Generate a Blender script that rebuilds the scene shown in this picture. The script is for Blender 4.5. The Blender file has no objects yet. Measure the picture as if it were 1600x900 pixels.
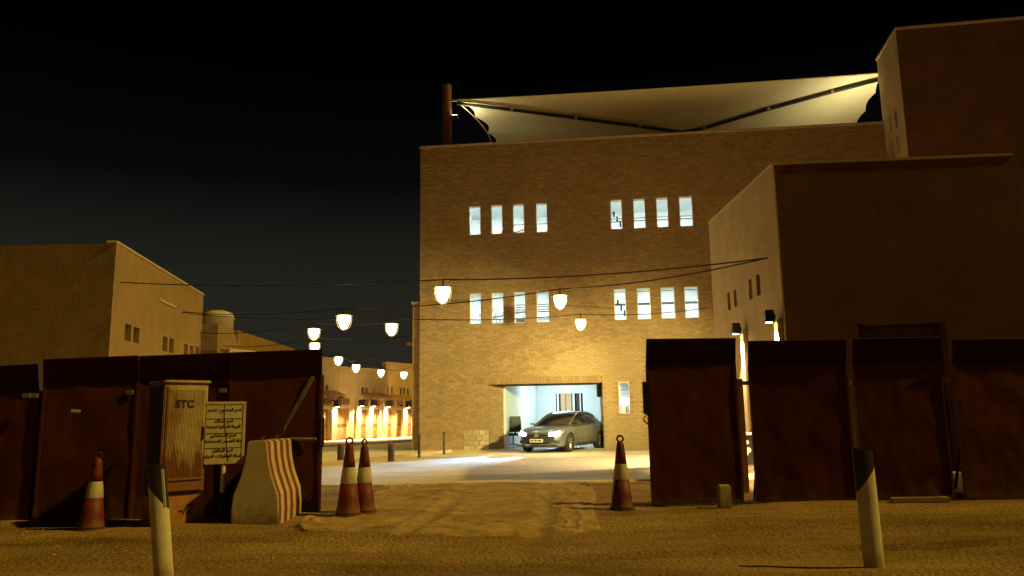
import bpy, bmesh, math, random
from mathutils import Vector, Matrix, noise
random.seed(7)
R_ = math.radians
scene = bpy.context.scene
COL = scene.collection

# ------------------------------------------------------------------ camera
FPX, CAM_H, ROLL = 1202.0, 1.3, 0.0152
PITCH = math.atan(199 / FPX)
cF = Vector((0, math.cos(PITCH), math.sin(PITCH)))
cU0 = Vector((0, -math.sin(PITCH), math.cos(PITCH)))
cR0 = Vector((1, 0, 0))
cR = cR0 * math.cos(ROLL) - cU0 * math.sin(ROLL)
cU = cU0 * math.cos(ROLL) + cR0 * math.sin(ROLL)
CAM = Vector((0, 0, CAM_H))
cd = bpy.data.cameras.new('camera'); co = bpy.data.objects.new('camera', cd); COL.objects.link(co)
cd.sensor_width = 36; cd.lens = FPX / 1600 * 36; cd.clip_end = 2000; cd.clip_start = 0.05
M = Matrix.Identity(4)
for i in range(3):
    M[i][0], M[i][1], M[i][2], M[i][3] = cR[i], cU[i], -cF[i], CAM[i]
co.matrix_world = M
scene.camera = co

# ------------------------------------------------------------------ sky, street light, exposure
SUN_AZ, SUN_EL = R_(-8.5), R_(44)        # the street light comes from the right, a little in front
w = bpy.data.worlds.new('World'); scene.world = w; w.use_nodes = True
nt = w.node_tree; nt.nodes.clear()
wo = nt.nodes.new('ShaderNodeOutputWorld'); bg = nt.nodes.new('ShaderNodeBackground')
sky = nt.nodes.new('ShaderNodeTexSky'); sky.sky_type = 'NISHITA'; sky.sun_disc = False
sky.sun_elevation = R_(-9); sky.sun_rotation = R_(150)
bg.inputs[1].default_value = 0.02
bg2 = nt.nodes.new('ShaderNodeBackground'); bg2.inputs[1].default_value = 1.0
tc = nt.nodes.new('ShaderNodeTexCoord'); sx = nt.nodes.new('ShaderNodeSeparateXYZ'); cr = nt.nodes.new('ShaderNodeValToRGB')
cr.color_ramp.elements[0].position = 0.0; cr.color_ramp.elements[0].color = (0.0240, 0.0225, 0.0150, 1)
cr.color_ramp.elements[1].position = 0.42; cr.color_ramp.elements[1].color = (0.0002, 0.0002, 0.0006, 1)
e = cr.color_ramp.elements.new(0.17); e.color = (0.0150, 0.0150, 0.0112, 1)
e = cr.color_ramp.elements.new(0.29); e.color = (0.0022, 0.0024, 0.0030, 1)
ad = nt.nodes.new('ShaderNodeAddShader')
nt.links.new(tc.outputs['Generated'], sx.inputs[0]); nt.links.new(sx.outputs['Z'], cr.inputs[0])
nt.links.new(cr.outputs[0], bg2.inputs[0]); nt.links.new(sky.outputs[0], bg.inputs[0])
nt.links.new(bg.outputs[0], ad.inputs[0]); nt.links.new(bg2.outputs[0], ad.inputs[1]); nt.links.new(ad.outputs[0], wo.inputs[0])

sd = bpy.data.lights.new('sun', 'SUN'); so = bpy.data.objects.new('sun', sd); COL.objects.link(so)
sd.energy = 2.2; sd.angle = R_(1.2); sd.color = (1.0, 0.64, 0.09)
sdir = Vector((math.cos(SUN_AZ) * math.cos(SUN_EL), math.sin(SUN_AZ) * math.cos(SUN_EL), math.sin(SUN_EL)))
so.rotation_euler = sdir.to_track_quat('Z', 'Y').to_euler()
scene.view_settings.view_transform = 'Standard'; scene.view_settings.look = 'None'
scene.view_settings.exposure = 0.0; scene.view_settings.gamma = 1.0; scene.view_settings.use_curve_mapping = False
scene.render.engine = 'CYCLES'
scene.cycles.use_denoising = True
scene.cycles.max_bounces = 6; scene.cycles.diffuse_bounces = 3; scene.cycles.glossy_bounces = 3
scene.cycles.sample_clamp_indirect = 6.0
scene.cycles.use_light_tree = True

LAMP_COL = (1.0, 0.64, 0.15)
LAMP_STRENGTH = 70.0

# ------------------------------------------------------------------ measuring helpers
def ray(px, py):
    return cF + cR * ((px - 800) / FPX) - cU * ((py - 450) / FPX)
def PZ(px, py, z=0.0):
    v = ray(px, py); return CAM + v * ((z - CAM_H) / v.z)
def PY(px, py, y):
    v = ray(px, py); return CAM + v * (y / v.y)
class Frame:
    """A wall's own axes: x along the wall, y into the building, z up."""
    def __init__(s, o, ang):
        s.o = Vector((o[0], o[1], 0)); s.a = ang
        s.ex = Vector((math.cos(ang), math.sin(ang), 0)); s.ey = Vector((-math.sin(ang), math.cos(ang), 0))
    def uv(s, px, py, yl=0.0):
        v = ray(px, py); t = (yl - (CAM - s.o).dot(s.ey)) / v.dot(s.ey)
        q = CAM + v * t - s.o
        return q.dot(s.ex), q.z
    def w(s, x, y, z):
        return s.o + s.ex * x + s.ey * y + Vector((0, 0, z))

# ------------------------------------------------------------------ materials
MATS = {}
def nodes_of(name):
    m = bpy.data.materials.new(name); m.use_nodes = True; MATS[name] = m
    t = m.node_tree; b = t.nodes['Principled BSDF']
    return m, t, b
def N(t, kind, **kw):
    n = t.nodes.new(kind)
    for k, v in kw.items(): setattr(n, k, v)
    return n
def L(t, a, b): t.links.new(a, b)
def mat(name, col, rough=0.8, metal=0.0, var=0.25, scale=4.0, bump=0.2, bscale=30.0, dirt=None, dscale=1.2, damt=0.5, coord='Object', island=0.0, spec=None):
    """Principled surface: noise in the colour, a second noise for dirt, fine bump."""
    m, t, b = nodes_of(name)
    c = N(t, 'ShaderNodeTexCoord'); src = c.outputs[coord]
    n1 = N(t, 'ShaderNodeTexNoise'); n1.inputs['Scale'].default_value = scale; n1.inputs['Detail'].default_value = 8; n1.inputs['Roughness'].default_value = .65
    L(t, src, n1.inputs['Vector'])
    mp = N(t, 'ShaderNodeMapRange'); mp.inputs[1].default_value = .3; mp.inputs[2].default_value = .7
    mp.inputs[3].default_value = 1 - var; mp.inputs[4].default_value = 1 + var
    L(t, n1.outputs['Fac'], mp.inputs[0])
    vm = N(t, 'ShaderNodeVectorMath', operation='SCALE'); vm.inputs[0].default_value = col[:3]
    L(t, mp.outputs[0], vm.inputs['Scale'])
    out = vm.outputs[0]
    if island:
        g = N(t, 'ShaderNodeNewGeometry'); oi = N(t, 'ShaderNodeObjectInfo')
        a = N(t, 'ShaderNodeMath', operation='ADD'); L(t, g.outputs['Random Per Island'], a.inputs[0]); L(t, oi.outputs['Random'], a.inputs[1])
        fr = N(t, 'ShaderNodeMath', operation='FRACT'); L(t, a.outputs[0], fr.inputs[0])
        m2 = N(t, 'ShaderNodeMapRange'); m2.inputs[3].default_value = 1 - island; m2.inputs[4].default_value = 1 + island * .7
        L(t, fr.outputs[0], m2.inputs[0])
        v2 = N(t, 'ShaderNodeVectorMath', operation='SCALE'); L(t, out, v2.inputs[0]); L(t, m2.outputs[0], v2.inputs['Scale']); out = v2.outputs[0]
    if dirt is not None:
        n2 = N(t, 'ShaderNodeTexNoise'); n2.inputs['Scale'].default_value = dscale; n2.inputs['Detail'].default_value = 10; n2.inputs['Roughness'].default_value = .7
        L(t, src, n2.inputs['Vector'])
        r = N(t, 'ShaderNodeMapRange'); r.inputs[1].default_value = .5; r.inputs[2].default_value = .68; r.inputs[3].default_value = 0; r.inputs[4].default_value = damt
        L(t, n2.outputs['Fac'], r.inputs[0])
        mx = N(t, 'ShaderNodeMix', data_type='RGBA'); L(t, r.outputs[0], mx.inputs[0]); L(t, out, mx.inputs[6]); mx.inputs[7].default_value = (*dirt[:3], 1)
        out = mx.outputs[2]
    L(t, out, b.inputs['Base Color'])
    b.inputs['Roughness'].default_value = rough; b.inputs['Metallic'].default_value = metal
    if spec is not None: b.inputs['Specular IOR Level'].default_value = spec
    if bump:
        n3 = N(t, 'ShaderNodeTexNoise'); n3.inputs['Scale'].default_value = bscale; n3.inputs['Detail'].default_value = 6
        L(t, src, n3.inputs['Vector'])
        bp = N(t, 'ShaderNodeBump'); bp.inputs['Strength'].default_value = bump; bp.inputs['Distance'].default_value = .02
        L(t, n3.outputs['Fac'], bp.inputs['Height']); L(t, bp.outputs[0], b.inputs['Normal'])
    return m
def emit(name, col, strength):
    m, t, b = nodes_of(name)
    b.inputs['Base Color'].default_value = (*col, 1); b.inputs['Emission Color'].default_value = (*col, 1); b.inputs['Emission Strength'].default_value = strength
    return m

def ground_mat():
    m, t, b = nodes_of('sand')
    c = N(t, 'ShaderNodeTexCoord').outputs['Object']
    big = N(t, 'ShaderNodeTexNoise'); big.inputs['Scale'].default_value = .55; big.inputs['Detail'].default_value = 9; big.inputs['Roughness'].default_value = .68
    mpx = N(t, 'ShaderNodeMapping'); mpx.inputs['Scale'].default_value = (.55, 1.5, 1); L(t, c, mpx.inputs[0]); L(t, mpx.outputs[0], big.inputs['Vector'])
    r = N(t, 'ShaderNodeValToRGB'); L(t, big.outputs['Fac'], r.inputs[0])
    r.color_ramp.elements[0].position = .33; r.color_ramp.elements[0].color = (.19, .118, .048, 1)
    r.color_ramp.elements[1].position = .68; r.color_ramp.elements[1].color = (.54, .37, .17, 1)
    gr = N(t, 'ShaderNodeTexNoise'); gr.inputs['Scale'].default_value = 38; gr.inputs['Detail'].default_value = 8; gr.inputs['Roughness'].default_value = .8; L(t, c, gr.inputs['Vector'])
    g2 = N(t, 'ShaderNodeMapRange'); g2.inputs[1].default_value = .35; g2.inputs[2].default_value = .65; g2.inputs[3].default_value = .6; g2.inputs[4].default_value = 1.35; L(t, gr.outputs['Fac'], g2.inputs[0])
    vm = N(t, 'ShaderNodeVectorMath', operation='SCALE'); L(t, r.outputs[0], vm.inputs[0]); L(t, g2.outputs[0], vm.inputs['Scale'])
    L(t, vm.outputs[0], b.inputs['Base Color']); b.inputs['Roughness'].default_value = .95; b.inputs['Specular IOR Level'].default_value = .1
    vo = N(t, 'ShaderNodeTexVoronoi'); vo.inputs['Scale'].default_value = 22; L(t, c, vo.inputs['Vector'])
    ma = N(t, 'ShaderNodeMath', operation='ADD'); L(t, gr.outputs['Fac'], ma.inputs[0]); L(t, vo.outputs['Distance'], ma.inputs[1])
    bp = N(t, 'ShaderNodeBump'); bp.inputs['Strength'].default_value = .95; bp.inputs['Distance'].default_value = .035
    L(t, ma.outputs[0], bp.inputs['Height']); L(t, bp.outputs[0], b.inputs['Normal'])
    return m
def plaza_mat():
    m, t, b = nodes_of('plaza_paving')
    c = N(t, 'ShaderNodeTexCoord').outputs['Object']
    mpx = N(t, 'ShaderNodeMapping'); mpx.inputs['Scale'].default_value = (.25, 1.1, 1); mpx.inputs['Rotation'].default_value = (0, 0, .15); L(t, c, mpx.inputs[0])
    n = N(t, 'ShaderNodeTexNoise'); n.inputs['Scale'].default_value = .8; n.inputs['Detail'].default_value = 10; n.inputs['Roughness'].default_value = .7; L(t, mpx.outputs[0], n.inputs['Vector'])
    r = N(t, 'ShaderNodeValToRGB'); L(t, n.outputs['Fac'], r.inputs[0])
    r.color_ramp.elements[0].position = .32; r.color_ramp.elements[0].color = (.50, .44, .33, 1)
    r.color_ramp.elements[1].position = .66; r.color_ramp.elements[1].color = (.74, .68, .55, 1)
    br = N(t, 'ShaderNodeTexBrick'); br.inputs['Scale'].default_value = 1.0; br.inputs['Brick Width'].default_value = .6; br.inputs['Row Height'].default_value = .4
    br.inputs['Mortar Size'].default_value = .012; br.inputs['Color1'].default_value = (1, 1, 1, 1); br.inputs['Color2'].default_value = (.9, .9, .9, 1); br.inputs['Mortar'].default_value = (.72, .72, .72, 1)
    L(t, c, br.inputs['Vector'])
    mx = N(t, 'ShaderNodeMix', data_type='RGBA', blend_type='MULTIPLY'); mx.inputs[0].default_value = 1; L(t, r.outputs[0], mx.inputs[6]); L(t, br.outputs['Color'], mx.inputs[7])
    L(t, mx.outputs[2], b.inputs['Base Color']); b.inputs['Roughness'].default_value = .72
    g = N(t, 'ShaderNodeTexNoise'); g.inputs['Scale'].default_value = 25; g.inputs['Detail'].default_value = 6; L(t, c, g.inputs['Vector'])
    bp = N(t, 'ShaderNodeBump'); bp.inputs['Strength'].default_value = .35; bp.inputs['Distance'].default_value = .02; L(t, g.outputs['Fac'], bp.inputs['Height']); L(t, bp.outputs[0], b.inputs['Normal'])
    return m
def stripe_mat(name, c1, c2, axis, freq, phase=0.0, dirt=(.12, .085, .05)):
    """Painted stripes across one of the object's own axes."""
    m, t, b = nodes_of(name)
    c = N(t, 'ShaderNodeTexCoord').outputs['Object']; s = N(t, 'ShaderNodeSeparateXYZ'); L(t, c, s.inputs[0])
    nz = N(t, 'ShaderNodeTexNoise'); nz.inputs['Scale'].default_value = 40; L(t, c, nz.inputs['Vector'])
    a = N(t, 'ShaderNodeMath', operation='MULTIPLY_ADD'); L(t, s.outputs[axis], a.inputs[0]); a.inputs[1].default_value = freq; a.inputs[2].default_value = phase
    a2 = N(t, 'ShaderNodeMath', operation='MULTIPLY_ADD'); L(t, nz.outputs['Fac'], a2.inputs[0]); a2.inputs[1].default_value = .05; L(t, a.outputs[0], a2.inputs[2])
    f = N(t, 'ShaderNodeMath', operation='FRACT'); L(t, a2.outputs[0], f.inputs[0])
    g = N(t, 'ShaderNodeMath', operation='GREATER_THAN'); L(t, f.outputs[0], g.inputs[0]); g.inputs[1].default_value = .5
    mx = N(t, 'ShaderNodeMix', data_type='RGBA'); L(t, g.outputs[0], mx.inputs[0]); mx.inputs[6].default_value = (*c1, 1); mx.inputs[7].default_value = (*c2, 1)
    n2 = N(t, 'ShaderNodeTexNoise'); n2.inputs['Scale'].default_value = 5; n2.inputs['Detail'].default_value = 10; n2.inputs['Roughness'].default_value = .75; L(t, c, n2.inputs['Vector'])
    r = N(t, 'ShaderNodeMapRange'); r.inputs[1].default_value = .5; r.inputs[2].default_value = .72; r.inputs[4].default_value = .6; L(t, n2.outputs['Fac'], r.inputs[0])
    m2 = N(t, 'ShaderNodeMix', data_type='RGBA'); L(t, r.outputs[0], m2.inputs[0]); L(t, mx.outputs[2], m2.inputs[6]); m2.inputs[7].default_value = (*dirt, 1)
    L(t, m2.outputs[2], b.inputs['Base Color']); b.inputs['Roughness'].default_value = .85
    bp = N(t, 'ShaderNodeBump'); bp.inputs['Strength'].default_value = .3; bp.inputs['Distance'].default_value = .01; L(t, n2.outputs['Fac'], bp.inputs['Height']); L(t, bp.outputs[0], b.inputs['Normal'])
    return m

ground_mat(); plaza_mat()
mat('brick', (.40, .262, .13), .9, var=.2, scale=9, bump=.45, bscale=45, island=.19, dirt=(.25, .16, .08), dscale=.35, damt=.5)
mat('mortar', (.33, .235, .13), .95, var=.15, scale=6, bump=.3)
mat('block', (.50, .40, .26), .9, var=.2, scale=5, bump=.5, bscale=25, island=.22)
mat('coping', (.50, .40, .27), .9, var=.12, scale=3, bump=.2)
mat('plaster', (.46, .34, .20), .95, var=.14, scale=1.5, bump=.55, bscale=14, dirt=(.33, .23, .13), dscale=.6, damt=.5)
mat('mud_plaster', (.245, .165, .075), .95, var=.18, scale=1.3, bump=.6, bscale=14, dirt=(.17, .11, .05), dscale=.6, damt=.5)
mat('plaster_shaded', (.155, .080, .036), .95, var=.2, scale=1.2, bump=.3, bscale=28, dirt=(.11, .055, .025), dscale=.7, damt=.5)  # darker copy of the plaster, shade of the unlit fronts in its colour
mat('white_wall', (.72, .78, .78), .8, var=.05, scale=2, bump=.08, dirt=(.55, .6, .6), dscale=.6, damt=.4)
mat('white_paint', (.8, .8, .78), .5, var=.05, bump=0)
mat('floor_tile', (.60, .62, .62), .35, var=.06, bump=0)
mat('dark_recess', (.006, .005, .004), .95, var=.2, bump=0, spec=.05)
mat('dark_glass', (.012, .014, .016), .08, var=.1, bump=0)
mat('wood', (.30, .165, .07), .75, var=.3, scale=7, bump=.4, bscale=25)
mat('wood_dark', (.12, .06, .025), .75, var=.3, scale=7, bump=.3)
mat('maroon_steel', (.080, .021, .011), .8, var=.22, scale=2.5, bump=.12, bscale=9, spec=.12, dirt=(.09, .035, .018), dscale=2.4, damt=.35)
mat('maroon_shaded', (.034, .008, .005), .8, spec=.12, var=.2, scale=2.5, bump=.1, bscale=9)  # darker copy of the fence steel, the bent band's shade in its colour
mat('galvanised', (.30, .25, .20), .55, metal=.3, var=.3, scale=8, bump=.1)
mat('concrete', (.66, .58, .46), .92, var=.15, scale=6, bump=.2, bscale=60, dirt=(.22, .17, .11), dscale=3, damt=.5)
mat('black_metal', (.014, .013, .012), .45, var=.2, bump=0)
mat('black_plastic', (.018, .017, .016), .5, var=.3, scale=8, bump=0, dirt=(.09, .065, .04), dscale=3, damt=.4)
mat('grey_bollard', (.075, .075, .07), .6, var=.2, bump=.1)
mat('red_band', (.45, .05, .03), .5, var=.15, bump=0)
mat('cone_red', (.15, .020, .011), .6, var=.25, scale=5, bump=.1, dirt=(.09, .04, .025), dscale=4, damt=.5)
mat('reflective', (.62, .60, .55), .45, var=.14, scale=10, bump=0, dirt=(.35, .28, .2), dscale=5, damt=.5)
mat('post_white', (.70, .68, .64), .6, var=.12, scale=5, bump=.05, dirt=(.42, .34, .25), dscale=4, damt=.55)
mat('cabinet', (.52, .44, .29), .6, var=.18, scale=6, bump=.15, dirt=(.27, .12, .05), dscale=2.2, damt=.75)
mat('cabinet_dark', (.035, .03, .025), .6, var=.2, bump=0)
mat('cabinet_plinth', (.40, .20, .07), .85, var=.2, scale=5, bump=.3, dirt=(.15, .08, .03), dscale=4, damt=.6)
mat('rust', (.16, .05, .02), .9, var=.3, bump=.2)
mat('ink', (.02, .012, .012), .7, var=.1, bump=0)
mat('sign_board', (.58, .52, .40), .7, var=.12, scale=9, bump=.05, dirt=(.32, .24, .15), dscale=4, damt=.55)
mat('canvas', (.62, .58, .44), .8, var=.07, scale=.8, bump=.06, bscale=4)
mat('mast_paint', (.10, .035, .02), .6, var=.2, bump=.1)
mat('cable', (.02, .016, .012), .7, var=.1, bump=0)
mat('geotextile', (.40, .285, .15), .95, var=.34, scale=3.5, bump=.9, bscale=30, dirt=(.20, .13, .058), dscale=.9, damt=.85, spec=.1)
mat('stone', (.36, .27, .17), .95, var=.3, scale=10, bump=.4, island=.4)
mat('car_paint', (.20, .215, .235), .24, metal=.6, var=.03, bump=0)
mat('tyre', (.015, .015, .015), .8, var=.1, bump=0)
mat('rim', (.45, .45, .46), .3, metal=.9, var=.05, bump=0)
mat('chrome', (.7, .7, .7), .15, metal=1, var=.02, bump=0)
mat('plate', (.75, .72, .6), .5, var=.04, bump=0)
mat('gold', (.75, .6, .25), .3, metal=.6, var=.05, bump=0)
mat('curtain_beige', (.55, .38, .22), .9, var=.15, scale=12, bump=.1)
mat('curtain_dark', (.06, .05, .045), .9, var=.2, bump=0)
mat('leather', (.012, .014, .018), .5, var=.1, bump=0)
def stain(name, axis, lo, hi, col, amt, nscale, stretch=(1, 1, 1), t0=.42, t1=.62):
    """Dust or rust with a broken edge, strongest at 'lo' on one of the object's own axes and gone at 'hi'."""
    t = MATS[name].node_tree; b = t.nodes['Principled BSDF']; src = b.inputs['Base Color'].links[0].from_socket
    c = N(t, 'ShaderNodeTexCoord').outputs['Object']; sp = N(t, 'ShaderNodeSeparateXYZ'); L(t, c, sp.inputs[0])
    mp = N(t, 'ShaderNodeMapping'); mp.inputs['Scale'].default_value = stretch; L(t, c, mp.inputs[0])
    n = N(t, 'ShaderNodeTexNoise'); n.inputs['Scale'].default_value = nscale; n.inputs['Detail'].default_value = 9; n.inputs['Roughness'].default_value = .7; L(t, mp.outputs[0], n.inputs['Vector'])
    g = N(t, 'ShaderNodeMapRange'); g.inputs[1].default_value = lo; g.inputs[2].default_value = hi; g.inputs[3].default_value = .28; g.inputs[4].default_value = -.3; L(t, sp.outputs[axis], g.inputs[0])
    a = N(t, 'ShaderNodeMath', operation='ADD'); L(t, n.outputs['Fac'], a.inputs[0]); L(t, g.outputs[0], a.inputs[1])
    r = N(t, 'ShaderNodeMapRange'); r.inputs[1].default_value = t0; r.inputs[2].default_value = t1; r.inputs[4].default_value = amt; L(t, a.outputs[0], r.inputs[0])
    mx = N(t, 'ShaderNodeMix', data_type='RGBA'); L(t, r.outputs[0], mx.inputs[0]); L(t, src, mx.inputs[6]); mx.inputs[7].default_value = (*col, 1); L(t, mx.outputs[2], b.inputs['Base Color'])
stain('brick', 2, 0, 1.2, (.47, .35, .20), .55, 1.6, (1, 1, 1), .5, .8)
stain('plaster', 2, 0, 1.5, (.33, .22, .11), .6, 1.4, (1, 1, .5), .5, .8)
stain('maroon_steel', 2, 0, .75, (.17, .10, .05), .55, 5, (1, 1, .5), .55, .85)
stain('cabinet', 2, .5, 1.35, (.20, .065, .018), .9, 6, (1.5, 1, .45), .44, .62)
stain('cabinet', 0, -.28, .2, (.28, .085, .02), .8, 4, (1.2, 1, .35), .55, .75)
stain('post_white', 2, 0, .5, (.36, .27, .17), .8, 9, (1, 1, .5), .5, .75)
stain('cone_red', 2, 0, .4, (.16, .10, .06), .7, 8, (1, 1, 1), .5, .75)
stain('reflective', 2, .4, .7, (.30, .24, .16), .6, 14, (1, 1, .6), .5, .75)
stain('concrete', 2, 0, .5, (.20, .14, .08), .8, 5, (1, 1, 1), .5, .75)
stripe_mat('barrier_stripes', (.21, .028, .02), (.55, .50, .40), 1, 3.55, .0)
emit('lamp_glow', (LAMP_COL[0], LAMP_COL[1] * 1.12, LAMP_COL[2] * 1.6), LAMP_STRENGTH)
emit('wall_lamp_glow', (1.0, .72, .34), 60)
emit('room_light', (.85, 1.0, 1.0), 100)
emit('garage_light', (.80, .97, 1.0), 80)
emit('strip_light', (.84, .97, 1.0), 9)
emit('headlight_glow', (.80, .92, 1.0), 45)
emit('flood_glow', (1.0, .93, .72), 30)

# ------------------------------------------------------------------ mesh helpers
class MB:
    def __init__(s): s.v = []; s.f = []
    def add(s, vs, fs):
        o = len(s.v); s.v += [tuple(v) for v in vs]; s.f += [tuple(i + o for i in f) for f in fs]; return s
    def box(s, x0, x1, y0, y1, z0, z1, m=None):
        vs = [Vector((x, y, z)) for z in (z0, z1) for y in (y0, y1) for x in (x0, x1)]
        if m is not None: vs = [m @ v for v in vs]
        return s.add(vs, [(0, 2, 3, 1), (4, 5, 7, 6), (0, 1, 5, 4), (2, 6, 7, 3), (0, 4, 6, 2), (1, 3, 7, 5)])
    def quad(s, a, b, c, d): return s.add([a, b, c, d], [(0, 1, 2, 3)])
    def prism(s, poly, z0, z1, m=None):
        n = len(poly); vs = [Vector((p[0], p[1], z0)) for p in poly] + [Vector((p[0], p[1], z1)) for p in poly]
        if m is not None: vs = [m @ v for v in vs]
        fs = [tuple(range(n - 1, -1, -1)), tuple(range(n, 2 * n))] + [(i, (i + 1) % n, n + (i + 1) % n, n + i) for i in range(n)]
        return s.add(vs, fs)
    def lathe(s, prof, seg=20, m=None, cap=True):
        vs = []; n = len(prof)
        for k in range(seg):
            a = 2 * math.pi * k / seg
            for r, z in prof:
                v = Vector((r * math.cos(a), r * math.sin(a), z)); vs.append(m @ v if m is not None else v)
        fs = [(k * n + i, ((k + 1) % seg) * n + i, ((k + 1) % seg) * n + i + 1, k * n + i + 1) for k in range(seg) for i in range(n - 1)]
        if cap:
            fs.append(tuple(k * n for k in range(seg))[::-1]); fs.append(tuple(k * n + n - 1 for k in range(seg)))
        return s.add(vs, fs)
    def tube(s, pts, r, seg=8, closed=False):
        pts = [Vector(p) for p in pts]; n = len(pts); vs = []
        up = None
        for i, p in enumerate(pts):
            a = pts[(i - 1) % n] if (closed or i > 0) else p; b = pts[(i + 1) % n] if (closed or i < n - 1) else p
            d = (b - a).normalized()
            if up is None: up = d.orthogonal().normalized()
            up = (up - d * up.dot(d)).normalized(); sd_ = d.cross(up)
            rr = r[i] if isinstance(r, (list, tuple)) else r
            for k in range(seg):
                t = 2 * math.pi * k / seg; vs.append(p + (up * math.cos(t) + sd_ * math.sin(t)) * rr)
        fs = [(i * seg + k, i * seg + (k + 1) % seg, ((i + 1) % n) * seg + (k + 1) % seg, ((i + 1) % n) * seg + k) for i in range(n if closed else n - 1) for k in range(seg)]
        if not closed: fs += [tuple(range(seg))[::-1], tuple((n - 1) * seg + k for k in range(seg))]
        return s.add(vs, fs)
    def grid(s, fn, nu, nv, closed_u=False):
        vs = [fn(i / nu, j / nv) for j in range(nv + 1) for i in range(nu + 1)]
        return s.add(vs, [(j * (nu + 1) + i, j * (nu + 1) + i + 1, (j + 1) * (nu + 1) + i + 1, (j + 1) * (nu + 1) + i) for j in range(nv) for i in range(nu)])
    def mesh(s, name, material, smooth=False):
        me = bpy.data.meshes.new(name); me.from_pydata(s.v, [], s.f); me.materials.append(MATS[material])
        if smooth:
            for p in me.polygons: p.use_smooth = True
        me.update(); return me
    def build(s, name, material, parent=None, smooth=False, bevel=0.0, fixn=False, loc=None, rot=None):
        me = s.mesh(name, material, smooth)
        if fixn or bevel:
            bm = bmesh.new(); bm.from_mesh(me)
            if bevel:
                bmesh.ops.remove_doubles(bm, verts=bm.verts, dist=1e-5)
                bmesh.ops.bevel(bm, geom=[e for e in bm.edges if len(e.link_faces) == 2 and e.calc_face_angle(0) > .6], offset=bevel, segments=2, affect='EDGES', clamp_overlap=True)
            bmesh.ops.recalc_face_normals(bm, faces=bm.faces); bm.to_mesh(me); bm.free()
        return obj(name, me, parent, loc, rot)
def obj(name, me, parent=None, loc=None, rot=None):
    o = bpy.data.objects.new(name, me); COL.objects.link(o)
    if parent is not None: o.parent = parent
    if loc is not None: o.location = loc
    if rot is not None: o.rotation_euler = rot
    return o
def tag(o, label, cat, group=None, kind=None):
    if label: o['label'] = label
    if cat: o['category'] = cat
    if group: o['group'] = group
    if kind: o['kind'] = kind
    return o
def thing(name, label, cat, loc=(0, 0, 0), rz=0.0, group=None):
    o = bpy.data.objects.new(name, None); o.empty_display_size = .2; COL.objects.link(o)
    o.location = loc; o.rotation_euler = (0, 0, rz); return tag(o, label, cat, group)
def thing_f(name, label, cat, fr, group=None):
    return thing(name, label, cat, fr.o, fr.a, group)
def copy_tree(o, parent=None):
    c = o.copy(); COL.objects.link(c); c.parent = parent
    for ch in list(o.children): copy_tree(ch, c)
    return c
def spot(name, loc, target, energy, color, angle, blend=.5, radius=.05, parent=None):
    d = bpy.data.lights.new(name, 'SPOT'); d.energy = energy; d.color = color; d.spot_size = R_(angle); d.spot_blend = blend; d.shadow_soft_size = radius
    o = bpy.data.objects.new(name, d); COL.objects.link(o); o.location = loc
    o.rotation_euler = (Vector(loc) - Vector(target)).to_track_quat('Z', 'Y').to_euler()
    if parent is not None: o.parent = parent
    return o
def inside(u, v, ops):
    return any(a < u < b and c < v < d for a, b, c, d in ops)
def wall_grid(mb, u0, u1, v0, v1, ops, y0, y1):
    """A wall slab in a frame's own axes with real openings and reveals."""
    us = sorted({u0, u1, *[min(max(x, u0), u1) for o in ops for x in o[:2]]}); vs = sorted({v0, v1, *[min(max(x, v0), v1) for o in ops for x in o[2:]]})
    nu, nv = len(us) - 1, len(vs) - 1
    sol = [[not inside((us[i] + us[i + 1]) / 2, (vs[j] + vs[j + 1]) / 2, ops) for j in range(nv)] for i in range(nu)]
    S = lambda i, j: 0 <= i < nu and 0 <= j < nv and sol[i][j]
    for i in range(nu):
        for j in range(nv):
            if not sol[i][j]: continue
            a, b, c, d = us[i], us[i + 1], vs[j], vs[j + 1]
            mb.quad((a, y0, c), (b, y0, c), (b, y0, d), (a, y0, d)); mb.quad((b, y1, c), (a, y1, c), (a, y1, d), (b, y1, d))
            if not S(i - 1, j): mb.quad((a, y1, c), (a, y0, c), (a, y0, d), (a, y1, d))
            if not S(i + 1, j): mb.quad((b, y0, c), (b, y1, c), (b, y1, d), (b, y0, d))
            if not S(i, j - 1): mb.quad((a, y1, c), (b, y1, c), (b, y0, c), (a, y0, c))
            if not S(i, j + 1): mb.quad((a, y0, d), (b, y0, d), (b, y1, d), (a, y1, d))
    return mb
def small_window(parent, op, depth=.16, wmat='dark_glass', fmat='wood_dark', fw=.025):
    a, b, c, d = op
    win = MB().box(a + .004, b - .004, depth, depth + .02, c + .004, d - .004).build('window', wmat, parent)
    f = MB()
    f.box(a, a + fw, depth - .03, depth - .002, c, d); f.box(b - fw, b, depth - .03, depth - .002, c, d)
    f.box(a + fw, b - fw, depth - .03, depth - .002, c, c + fw); f.box(a + fw, b - fw, depth - .03, depth - .002, d - fw, d)
    f.build('frame', fmat, win)
    return win
def rect_px(fr, x0, y0, x1, y1, yl=0.0):
    """Wall rectangle from two opposite points seen on that wall."""
    a, d = fr.uv(x0, y0, yl); b, c = fr.uv(x1, y1, yl)
    return (min(a, b), max(a, b), min(c, d), max(c, d))

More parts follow.
